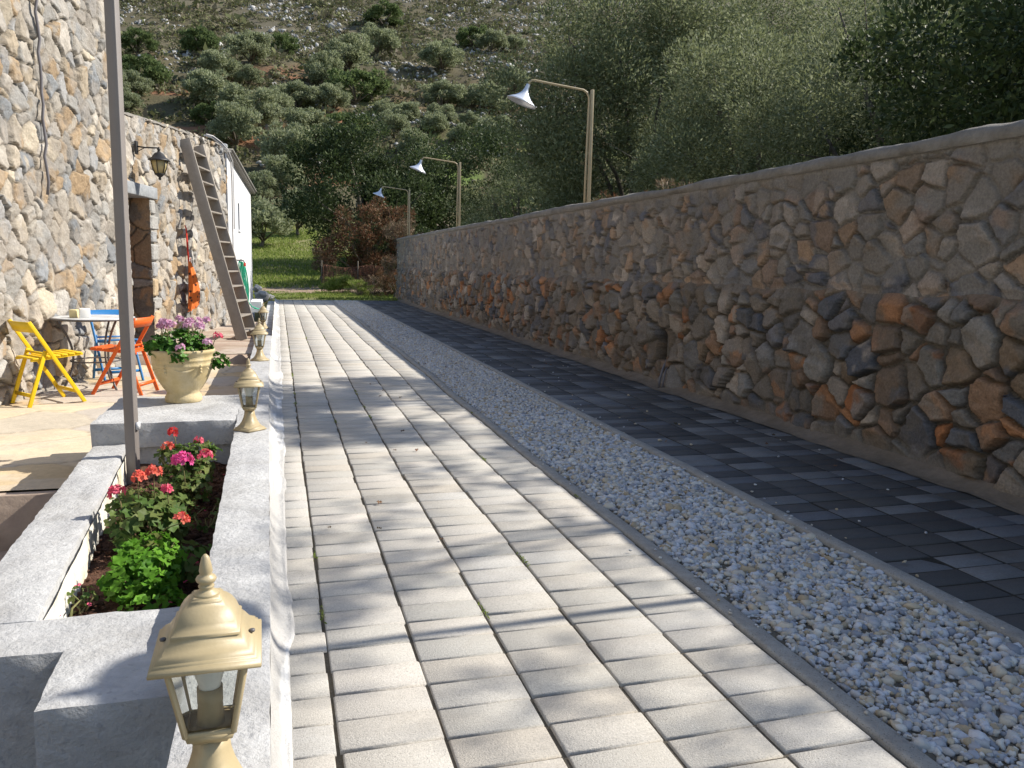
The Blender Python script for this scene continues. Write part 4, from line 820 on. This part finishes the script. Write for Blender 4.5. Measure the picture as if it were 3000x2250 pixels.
# --- the hillside olives (three builds, copied)
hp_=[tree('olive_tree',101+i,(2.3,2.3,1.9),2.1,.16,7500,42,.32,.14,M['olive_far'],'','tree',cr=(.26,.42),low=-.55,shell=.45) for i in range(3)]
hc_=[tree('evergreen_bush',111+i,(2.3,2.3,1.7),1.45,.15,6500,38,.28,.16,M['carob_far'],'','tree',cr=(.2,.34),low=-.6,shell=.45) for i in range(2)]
G1='olive trees on the terraced hillside'; G2='dark evergreen bushes on the hillside'
HT=[ # X,Y,width,kind,label
(-2.9,116.5,5.2,0,'rounded olive on bare red earth, highest of the trees above the ladder'),
(-9.5,123.5,4.8,1,'dark bush among pale rocks, high on the left of the hill'),
(-6.2,108.0,4.4,0,'mid sized olive just left of the bare red patch high above the house'),
(-2.9,107.0,3.1,0,'small olive directly below the rounded olive on the red patch'),
(-16.8,118.2,4.0,1,'dark low bush nearest the top of the steel post'),
(-14.5,103.5,5.5,1,'broad dark evergreen touching the right side of the steel post'),
(-14.7,97.5,3.4,0,'bright round olive above the house corner beside the steel post'),
(-14.6,93.8,2.6,0,'small pale olive just above the stone wall beside the steel post'),
(-6.3,96.8,4.9,0,'large silvery olive above the ladder top'),
(-3.6,84.8,4.6,0,'full olive right behind the top corner of the stone house'),
(-2.5,91.0,4.9,0,'olive directly above the one behind the house corner'),
(0.0,95.2,3.7,0,'narrow olive between two red soil gaps in the middle of the hill'),
(2.4,99.2,4.2,0,'upright olive standing over red soil left of the big dark tree'),
(6.1,109.5,4.5,0,'silvery olive at the left edge of the big dark hill tree'),
(6.6,99.2,3.7,0,'small olive below the silvery one at the big dark hill tree'),
(9.6,105.0,6.7,1,'broad dark green tree in the middle of the hillside'),
(10.1,120.2,6.1,0,'large olive above the broad dark tree in the middle of the hill'),
(19.7,157.2,6.3,1,'dark evergreen bush in the rocky scrub near the top edge of the photo'),
(3.3,86.8,4.6,0,'dense olive at the lower end of the diagonal red bank'),
(7.1,88.0,4.6,1,'dark evergreen right of the dense olive by the diagonal red bank'),
(0.9,77.6,4.6,0,'tall olive on the lower slope just right of the white roof edge'),
(0.6,71.2,3.6,0,'pale olive low on the slope right of the roof tip'),
(-1.2,69.6,2.8,0,'small olive half hidden behind the white building roof tip'),
(-0.9,51.5,3.6,0,'grey green olive in the field beside the white building with a visible trunk'),
(1.3,57.5,3.4,0,'olive in the field behind the grey green one, beside the big dark tree'),
(-6.4,92.2,3.2,1,'small dark bush left of the full olive behind the house'),
(24.4,125.5,6.0,0,'tall olive on the right of the hill, above the terraces'),
(21.5,110.5,5.0,0,'olive right below the tall one at the terrace edge'),
(27.9,110.8,5.4,0,'large bright olive left of the nearest lamp shade'),
(32.9,116.2,3.9,0,'small olive touching the near lamp arm'),
(35.3,139.2,4.8,0,'upper right olive of the pair over the bright large olive'),
(32.9,142.5,5.0,1,'dark bush beside the upper pair of trees on the right hill'),
(39.8,139.8,3.6,0,'little olive where the hill meets the tall right hand grove'),
(14.7,98.8,3.5,0,'low rounded olive at the left end of the green terraces'),
(19.3,100.0,2.8,0,'low olive in the middle of the upper green terrace'),
(17.3,94.5,3.0,0,'low olive on the lower terrace above the farthest lamp'),
(20.0,91.0,3.0,0,'squat olive on the lower terrace above the middle lamp arm'),
(23.7,91.2,4.0,0,'wide olive at the right end of the lower green terrace'),
(22.1,96.8,2.2,0,'tiny olive between the upper and lower green terraces'),
(25.1,96.0,2.6,1,'small dark bush on the terrace edge below the bright large olive'),
(12.5,93.0,2.8,0,'small olive at the left foot of the green terraces'),
(12.6,100.3,2.7,0,'small olive just above the left foot of the green terraces'),
(-21.0,112.0,5.0,1,'dark evergreen hidden mostly behind the steel post top'),
(15.5,131.0,5.0,0,'lone olive on the rocky slope over the middle of the photo'),
(1.5,133.0,4.2,1,'lone dark bush in the pale rocks above the red patch'),
(13.8,85.5,3.6,0,'pale olive on the slope between the dark trees and the terraces'),
(28.5,86.5,3.6,0,'olive low at the right behind the near lamp post'),
]
rr=random.Random(4)
for i,(x,y,wd_,k,lb) in enumerate(HT):
    src=(hc_ if k else hp_)[i%(2 if k else 3)]; s=wd_/4.9
    s3=(s*rr.uniform(.95,1.1),s*rr.uniform(.95,1.1),s*rr.uniform(.9,1.15))
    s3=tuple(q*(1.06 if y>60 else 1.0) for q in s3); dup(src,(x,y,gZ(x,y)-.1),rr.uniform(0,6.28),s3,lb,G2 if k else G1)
for q in hp_+hc_:
    for ch in kids(q): bpy.data.objects.remove(ch)
    bpy.data.objects.remove(q)

# --- big trees beyond the end of the path
tree('evergreen_tree',201,(3.7,3.4,3.3),3.9,.28,34000,100,.17,.085,M['carob'],'big dark evergreen tree right of the white building, behind the rusty bush','tree',cr=(.16,.30),loc=(4.2,40,.3),low=-.8)
tree('evergreen_tree',202,(4.6,4.0,3.2),4.1,.3,38000,110,.17,.085,M['carob'],'wide dark evergreen tree behind the middle lamp','tree',cr=(.16,.3),loc=(9.6,43,.6),low=-.85)
tree('shrub',203,(1.55,1.3,1.75),1.75,.07,13000,70,.13,.05,M['redleaf'],'rusty red leaved shrub in front of the dark evergreen','shrub',cr=(.14,.28),loc=(3.5,32.0,.0),low=-.9,multi=3,twigs=True)
tree('evergreen_shrub',209,(2.1,1.6,1.5),1.4,.07,14000,60,.13,.06,M['carob'],'dark leafy shrub under and left of the rusty one','shrub',cr=(.16,.3),loc=(4.6,33.4,.0),low=-.9,multi=3)
tree('shrub',204,(.85,.8,1.25),1.35,.05,5200,50,.12,.022,M['drytwig'],'bare brown twiggy shrub at the far end of the boundary wall','shrub',cr=(.12,.26),loc=(4.15,27.4,0),low=-.9,multi=4,twigs=True)
tree('shrub',206,(.42,.35,.7),.7,.02,2600,30,.09,.014,M['redleaf'],'thin reddish weeds growing at the end corner of the wall','shrub',cr=(.14,.3),loc=(3.42,24.9,0),low=-.9,multi=4,twigs=True)
tree('shrub',208,(.5,.5,.85),.8,.04,3000,30,.11,.03,M['drytwig'],'dry thicket left of the fence below the big evergreen','shrub',cr=(.14,.3),loc=(1.75,34.5,.25),low=-.9,multi=4,twigs=True)
tree('grass_tuft',207,(.55,.42,.30),.24,.01,2600,30,.17,.02,M['grass'],'bright green bushy tuft in the grass left of the fence','plant',cr=(.2,.4),loc=(2.05,27.2,.0),low=-.2,lift=.9)

for i,(x,y,h,m_,lb) in enumerate([(2.9,26.0,.34,'drytwig','straw coloured weeds in front of the wire fence'),(3.25,25.4,.42,'redleaf','tall reddish dry stalks beside the end of the boundary wall'),(2.4,25.6,.26,'grass','low grey green weeds at the edge of the pavement end')]):
    tree('weeds',500+i,(.5,.4,h),h,.012,1500,26,.09,.014,M[m_],lb,'plant',cr=(.15,.3),loc=(x,y,-.02),low=-.9,multi=5,twigs=True,lift=.9)
# --- the grove behind the boundary wall
def grove(name,seed,x,y,Rv,cz,n,lf,ln,wd_,lb,nc=120,cr=(.16,.32),low=-.9,tr=.16,g='olive trees behind the boundary wall'):
    return tree(name,seed,Rv,cz,tr,n,nc,ln,wd_,M[lf],lb,'tree',group=g,cr=cr,loc=(x,y,-.03),low=low,twigs=True,multi=2)
grove('olive_tree',301,10.4,22.4,(3.9,1.75,4.5),4.8,95000,'olive',.13,.048,'tall grey green olive directly behind the nearest visible lamp')
grove('olive_tree',302,17.2,27.5,(5.0,4.0,5.8),5.8,95000,'olive',.13,.05,'tall olive second from the left in the right hand grove')
grove('olive_tree',303,11.6,17.8,(3.4,3.2,3.0),3.5,95000,'olive',.10,.036,'olive with thin hanging twigs right of the nearest visible lamp')
grove('olive_tree',304,17.2,19.5,(4.0,3.6,4.7),4.9,80000,'olive',.12,.044,'pale topped olive at the centre of the right hand grove')
grove('olive_tree',305,10.6,11.9,(2.8,2.6,2.45),3.1,85000,'olive',.085,.028,'leafy olive over the middle of the boundary wall top')
grove('evergreen_tree',306,13.8,12.6,(3.2,3.0,3.6),4.2,70000,'carob',.10,.045,'glossy leaved evergreen filling the upper right of the grove')
grove('evergreen_tree',307,8.3,6.4,(2.15,2.4,1.9),3.05,60000,'carob',.085,.042,'dark leafy evergreen overhanging the right edge of the wall',nc=110)
grove('evergreen_tree',308,11.5,7.4,(2.8,2.8,3.0),3.6,42000,'carob',.10,.045,'black green evergreen in the top right corner of the photo')
grove('olive_tree',309,24,27,(6,4.6,7.2),6.8,52000,'olive',.14,.045,'back olive showing over the middle of the right hand grove')
grove('olive_tree',310,21,16,(4.4,4.2,5.0),5.2,46000,'carob',.13,.055,'tall dark tree at the back of the upper right corner')
grove('olive_tree',311,8.2,27.5,(2.3,2.3,2.3),2.4,30000,'olive',.11,.032,'lower rounded olive left of the lamp post base')
# twiggy overhanging branches that dapple the left pavement
grove('olive_tree',312,7.6,3.3,(1.3,1.5,.5),5.35,2600,'olive',.085,.03,'thin branches of an olive beyond the right edge of the photo',nc=60,cr=(.10,.2),low=-.9,tr=.06)
grove('olive_tree',313,8.5,6.45,(1.5,1.8,.55),6.25,15000,'olive',.085,.04,'high spreading branches of an olive above the top right corner of the photo',nc=70,cr=(.10,.22),low=-.9,tr=.06)
# undergrowth on top of the bank
for i,(x,y,s,mt_,lb) in enumerate([(4.3,9.9,.42,'redleaf','reddish weeds peeping over the wall right of the lamp post base'),(4.4,8.7,.38,'drytwig','dry straw coloured weeds peeping over the boundary wall top'),(4.5,11.3,.40,'carob','small green shrub peeping over the wall beside the lamp post')]):
    tree('weeds',400+i,(s*1.3,s*1.6,s),1.72,.015,1600,26,.07,.012 if i<2 else .03,M[mt_],lb,'shrub',cr=(.15,.3),loc=(x,y,-.03),low=-.9,multi=4,twigs=True)

# --- wire fence with rusty mesh beyond the path
fn=thing('wire_fence','sagging rusty wire mesh fence at the far end of the path','fence',(2.9,28.2,0))
mb=MB(); r=np.random.default_rng(2); x=np.linspace(-1.5,1.7,66); zt=.95-.10*np.sin((x+1.5)*1.9)**2
for i in range(len(x)-1):
    if i%1==0: mb.bar((x[i],.02*math.sin(i),-.05),(x[i]+.02,.02*math.cos(i),zt[i]),.014,.006)
for k in range(14):
    pts=[(x[i],.01*math.sin(i+k),zt[i]*k/13) for i in range(0,66,5)]; mb.tube(pts,.007,4)
obj('mesh',mb,mat('rusty_wire',[(.17,.07,.045),(.25,.12,.08)],rough=.9),fn)
for q in (-1.5,-.3,.8,1.7):
    mb=MB(); mb.tube([(q,0,-.3),(q+.02,0,1.1)],.02,6); obj('post',mb,M['bark'],fn)

# --- grass, scrub and rocks
r=np.random.default_rng(31)
def cluster(n,x0,x1,y0,y1,thr,k,f=.5):
    x=r.uniform(x0,x1,n);y=r.uniform(y0,y1,n); keep=fbm(x*f,y*f,k)>thr; return x[keep],y[keep]
mb=MB(); x,y=cluster(70000,-6,9,22.95,34,.36,61,1.1)
kp=~((np.abs(y-(29.9+x*.08))<1.7)&(r.uniform(0,1,len(x))>.03)); x,y=x[kp],y[kp]
P=np.stack([x,y,gz(x,y)+.03],-1); D=np.stack([r.normal(0,.45,len(x)),r.normal(0,.45,len(x)),np.ones(len(x))],-1); h_=r.uniform(.03,.09,len(x))*(.5+.9*fbm(x*2,y*2,62)); leaves(mb,P+A_(0,0,1)*(h_*.4)[:,None],D,h_,.018+.012*r.uniform(0,1,len(x)),r)
x,y=cluster(60000,-9,16,31,62,.33,63,.6); P=np.stack([x,y,gz(x,y)+.05],-1); D=np.stack([r.normal(0,.5,len(x)),r.normal(0,.5,len(x)),np.ones(len(x))],-1); h_=r.uniform(.10,.26,len(x)); leaves(mb,P,D,h_,.05,r)
tag(obj('grass',mb,M['grass']),'short bright green grass in the field past the end of the pavement','grass',kind='stuff')
mb=MB(); nS=40000; xs_=r.uniform(-70,120,nS*6); ys_=62+223*r.uniform(0,1,nS*6)**1.0; pk=np.clip((ys_-64)/30,.25,1)*(.30+.9*(fbm(xs_/7,ys_/7,71)>.45)); kp=(r.uniform(0,1,len(xs_))<pk)&(np.abs(xs_-ys_*.29)<ys_*.62+6); xs_,ys_=xs_[kp][:nS],ys_[kp][:nS]
sz=r.lognormal(math.log(.58),.45,len(xs_)); k=17
q=r.normal(size=(len(xs_),k,3)); q/=np.linalg.norm(q,axis=2)[...,None]; q[...,2]=np.abs(q[...,2])*.75
P=np.stack([xs_,ys_,gz(xs_,ys_)],-1)[:,None]+q*(sz[:,None,None]*r.uniform(.5,1.05,(len(xs_),k,1))); D=q+r.normal(0,.5,q.shape)
leaves(mb,P.reshape(-1,3),D.reshape(-1,3),np.repeat(sz,k)*.55,np.repeat(sz,k)*.32,r)
tag(obj('scrub',mb,M['scrub']),'dry olive and brown scrub covering the upper hillside','scrub',kind='stuff')
mb=MB(); n=34000; xs_=r.uniform(-70,120,n); ys_=r.uniform(100,285,n); kp=(fbm(xs_/9,ys_/9,81)>.43+.12*np.clip((130-ys_)/30,0,1))&(np.abs(xs_-ys_*.29)<ys_*.62+6); xs_,ys_=xs_[kp],ys_[kp]
P=np.stack([xs_,ys_,gz(xs_,ys_)+.06],-1); stones(mb,P,r.lognormal(math.log(.42),.45,len(P)),0,r,flat=.8,jag=.32)
tag(obj('rocks',mb,M['rock']),'pale limestone rocks scattered over the upper hillside','rocks',kind='stuff')
# dry stone terrace walls
for i,(x0,x1,y_,lb) in enumerate([(11,27,104.5,'dry stone terrace wall at the top of the green terraces'),(9,30,97.8,'dry stone terrace wall in the middle of the green terraces'),(12,32,88.6,'lowest dry stone terrace wall above the far lamps'),(-1.5,6,80.5,'short dark terrace wall right of the white roof')]):
    mb=MB(); n=int((x1-x0)*9); xx=r.uniform(x0,x1,n); yy_=y_+.6*np.sin(xx*.3)+r.normal(0,.15,n); P=np.stack([xx,yy_,gz(xx,yy_)+r.uniform(0,.75,n)],-1); stones(mb,P,r.uniform(.3,.6,n),0,r,flat=.7,jag=.18)
    tag(obj('terrace_wall',mb,M['rock']),lb,'terrace wall',group='dry stone terrace walls')

# --- geraniums
def leafdisc(n=13,ruf=.12,cup=.25,seed=0):
    r=random.Random(seed); V=[(0,0,0)]; F=[]
    for ring,(q,) in enumerate(((.55,),(1.0,))):
        for i in range(n):
            a=2*PI*i/n*.93+.22; rad=q*(1+ruf*math.sin(i*2.6+seed)*(q)); V.append((rad*math.cos(a),rad*math.sin(a),cup*q*q*.5+ (ruf*1.6*math.sin(i*2.1+seed*1.3) if ring else .03*math.sin(i*2))))
    T=[]
    for i in range(n-1):
        T+= [(0,1+i,2+i),(1+i,1+n+i,2+n+i),(1+i,2+n+i,2+i)]
    return np.array(V),np.array(T)
def place_leaves(mb,P,N_,size,r,ruf,cup=.3):
    var=[leafdisc(13,ruf,cup,s) for s in range(6)]; f=var[0][1]; n=len(P)
    N_=N_/np.linalg.norm(N_,axis=1)[:,None]; q=r.normal(size=(n,3)); X_=np.cross(N_,q); X_/=np.linalg.norm(X_,axis=1)[:,None]; Y_=np.cross(N_,X_)
    K=r.integers(0,6,n); VV=np.stack([v for v,_ in var])[K]*size[:,None,None]
    W_=VV[...,0:1]*X_[:,None]+VV[...,1:2]*Y_[:,None]+VV[...,2:3]*N_[:,None]+P[:,None]
    mb.add(W_.reshape(-1,3),(f[None]+(np.arange(n)*len(var[0][0]))[:,None,None]).reshape(-1,3))
def flowerhead(r,rad,n=26,ps=.013):
    mb=MB(); d=r.normal(size=(n,3)); d[:,2]=np.abs(d[:,2])*.9-.15; d/=np.linalg.norm(d,axis=1)[:,None]
    for i in range(n):
        c=d[i]*rad*r.uniform(.75,1.05); q=r.normal(size=3); X_=np.cross(d[i],q);X_/=np.linalg.norm(X_);Y_=np.cross(d[i],X_)
        V=[];F=[]
        for k in range(5):
            a=2*PI*k/5+r.uniform(-.2,.2); e=X_*math.cos(a)+Y_*math.sin(a); s_=np.cross(d[i],e)*.42; b=len(V); t_=d[i]*r.uniform(.1,.6)
            V+=[c,c+(e*.55+s_+t_*.4)*ps,c+(e*1.05+s_*.5+t_)*ps,c+(e*1.05-s_*.5+t_)*ps,c+(e*.55-s_+t_*.4)*ps]; F.append([b,b+1,b+2,b+3,b+4])
        mb.add(V,F)
    return mb
def geranium(seed,loc,blobs,nleaf,size,mt,ruf,label,cat='geranium',group=None,heads=(),name='geranium',zb=0.,stems=14):
    r=np.random.default_rng(seed); t=thing(name,label,cat,loc,group=group); loc=A_(*loc)
    P=[];N_=[]
    for (bx,by,bz,br,wgt) in blobs:
        k=int(nleaf*wgt); d=r.normal(size=(k,3)); d/=np.linalg.norm(d,axis=1)[:,None]; d[:,2]=d[:,2]*.9; q=r.uniform(.45,1.0,k)**.5
        P.append(A_(bx,by,bz)+d*br*q[:,None]*[1,1,.8]); N_.append(d*.8+A_(.25,0,.75)+r.normal(0,.35,(k,3)))
    P=np.concatenate(P);N_=np.concatenate(N_); mb=MB(); place_leaves(mb,P,N_,size*r.uniform(.55,1.15,len(P)),r,ruf); obj('foliage',mb,mt,t,smooth=True)
    mb=MB()
    for i in range(stems):
        e=P[r.integers(len(P))]; b=A_(r.normal(0,.03),r.normal(0,.05),zb); mb.tube([b,(b+e)/2+A_(*r.normal(0,.015,3)),e],[.005,.004,.0025],5)
    for (hx,hy,hz,rad,hm,n) in heads:
        h=A_(hx,hy,hz)-loc; b=P[np.argmin(np.linalg.norm(P-h+A_(0,0,.06),axis=1))]; mb.tube([b-A_(0,0,.02),(b+h)/2+A_(0,0,.01),h-A_(0,0,rad*.3)],[.0028,.0025,.0022],5)
        fh=flowerhead(r,rad,n); fh.v=[v+h for v in fh.v]; obj('flower_head',fh,M[hm],t)
    obj('stem',mb,M['stem'],t,smooth=True)
    return t
GG='geraniums planted in the masonry bed'
geranium(1,(-.50,3.06,-.19),[(0,.0,.10,.13,.5),(.02,.14,.12,.12,.3),(.06,-.16,.05,.11,.2)],400,.025,M['ger'],.16,'bright green ruffled geranium without flowers, nearest in the bed',group=GG)
geranium(2,(-.55,3.58,-.18),[(0,0,.12,.15,.4),(-.06,.18,.14,.12,.3),(.07,.12,.12,.12,.3)],250,.032,M['ger_d'],.12,'geranium with four coral and red flower heads in the middle of the bed',group=GG,
  heads=[(-.675,3.66,.06,.032,'fl_pink',24),(-.593,3.68,.115,.030,'fl_coral',22),(-.535,3.72,.125,.032,'fl_coral',24),(-.372,3.2,.062,.028,'fl_coral',16),(-.47,3.6,.08,.02,'fl_pink',10)],stems=30)
geranium(3,(-.46,4.28,-.17),[(0,0,.13,.13,.35),(-.06,.14,.20,.10,.25),(.05,.12,.21,.10,.25),(.03,-.12,.10,.10,.15)],230,.028,M['ger_d'],.16,'geranium with the large magenta bloom beside the steel post',group=GG,
  heads=[(-.458,4.08,.085,.05,'fl_mag',46),(-.544,4.5,.14,.027,'fl_red',18),(-.565,4.4,.088,.028,'fl_coral',12),(-.365,4.2,.082,.032,'fl_pink',18),(-.42,4.48,.10,.022,'fl_pink',10)],stems=30)
r=np.random.default_rng(77)
for i,(x,y,n_,lb) in enumerate([(-.34,3.25,40,'dull low geranium shoots in the shade beside the driveway rim'),(-.68,3.0,14,'tiny weed sprouting from the soil by the limewashed rim face'),(-.35,3.85,46,'trailing fine leaved sprig in the shaded right of the bed')]):
    geranium(20+i,(x,y,-.18),[(0,0,.06,.12 if i!=1 else .05,1)],n_,.03 if i==0 else .013,M['ger_d'],.1,lb,cat='plant',name='seedling',stems=8)
# flowers in the pot
hd=[]
r=np.random.default_rng(12)
for k in range(14):
    a=r.uniform(-.15,.17); hd.append((-.635+a,5.84+r.uniform(-.14,.16),.085+.50+.03*math.cos(a*6)+r.uniform(-.03,.03),.026,'fl_lil',16))
hd+=[(-.46,5.70,.50,.03,'fl_lil',14),(-.62,5.64,.47,.028,'fl_lil',12),(-.40,5.82,.53,.03,'fl_pink',12)]
geranium(30,(-.635,5.86,RZ+.285),[(0,0,.09,.17,.45),(-.12,-.05,.10,.10,.2),(.10,-.04,.08,.10,.2),(.22,.02,-.01,.07,.1),(0,-.14,.05,.09,.15)],300,.034,M['ger_pot'],.15,'lilac flowering geranium filling the terracotta pot','geranium',name='geranium',heads=hd,stems=20,zb=.02)
# dry fallen leaves on gravel and paving
mb=MB(); r=np.random.default_rng(9); 
for (x,y) in [(1.72,2.6),(1.6,3.3),(1.9,6.3),(1.5,8.1),(1.85,4.6),(2.4,5.2),(2.9,4.1),(2.7,7.9),(3.0,9.6),(.6,4.4),(.9,6.6),(.33,3.1)]:
    for q in range(4): place_leaves(mb,A_(x+r.normal(0,.16),y+r.normal(0,.3),.010)[None],A_(r.normal(0,.3),r.normal(0,.3),1)[None],np.array([r.uniform(.006,.011)]),r,.4)
tag(obj('fallen_leaves',mb,M['redleaf']),'few rust brown dead leaves lying on the gravel strip and pavers','leaves',kind='stuff')

mb=MB(); r=np.random.default_rng(44); n=480; jx=np.array([.105,.335,.569,.803,1.036,1.27]); k=r.integers(0,26,n); cx=jx[r.integers(0,6,26)][k]; cy=r.uniform(2.2,14,26)[k]; cx=cx+wob(cy)*cx/1.268
P=np.stack([cx+r.normal(0,.004,n),cy+r.normal(0,.03,n),np.full(n,.004)],-1); D=np.stack([r.normal(0,.8,n),r.normal(0,.8,n),np.ones(n)],-1); leaves(mb,P,D,r.uniform(.008,.02,n),.005,r)
tag(obj('joint_weeds',mb,M['grass']),'tiny green weeds sprouting in the long joints of the pale pavement','weeds',kind='stuff')
mb=MB(); n=46; P=np.stack([r.uniform(-.9,-.30,n),r.uniform(2.5,4.9,n),np.full(n,-.10)],-1); P[:,2]=-.135; place_leaves(mb,P,np.stack([r.normal(0,.3,n),r.normal(0,.3,n),np.ones(n)],-1),r.uniform(.005,.009,n),r,.1)
tag(obj('fallen_petals',mb,M['fl_pink']),'fallen pink petals lying on the dark soil of the planter bed','petals',kind='stuff')
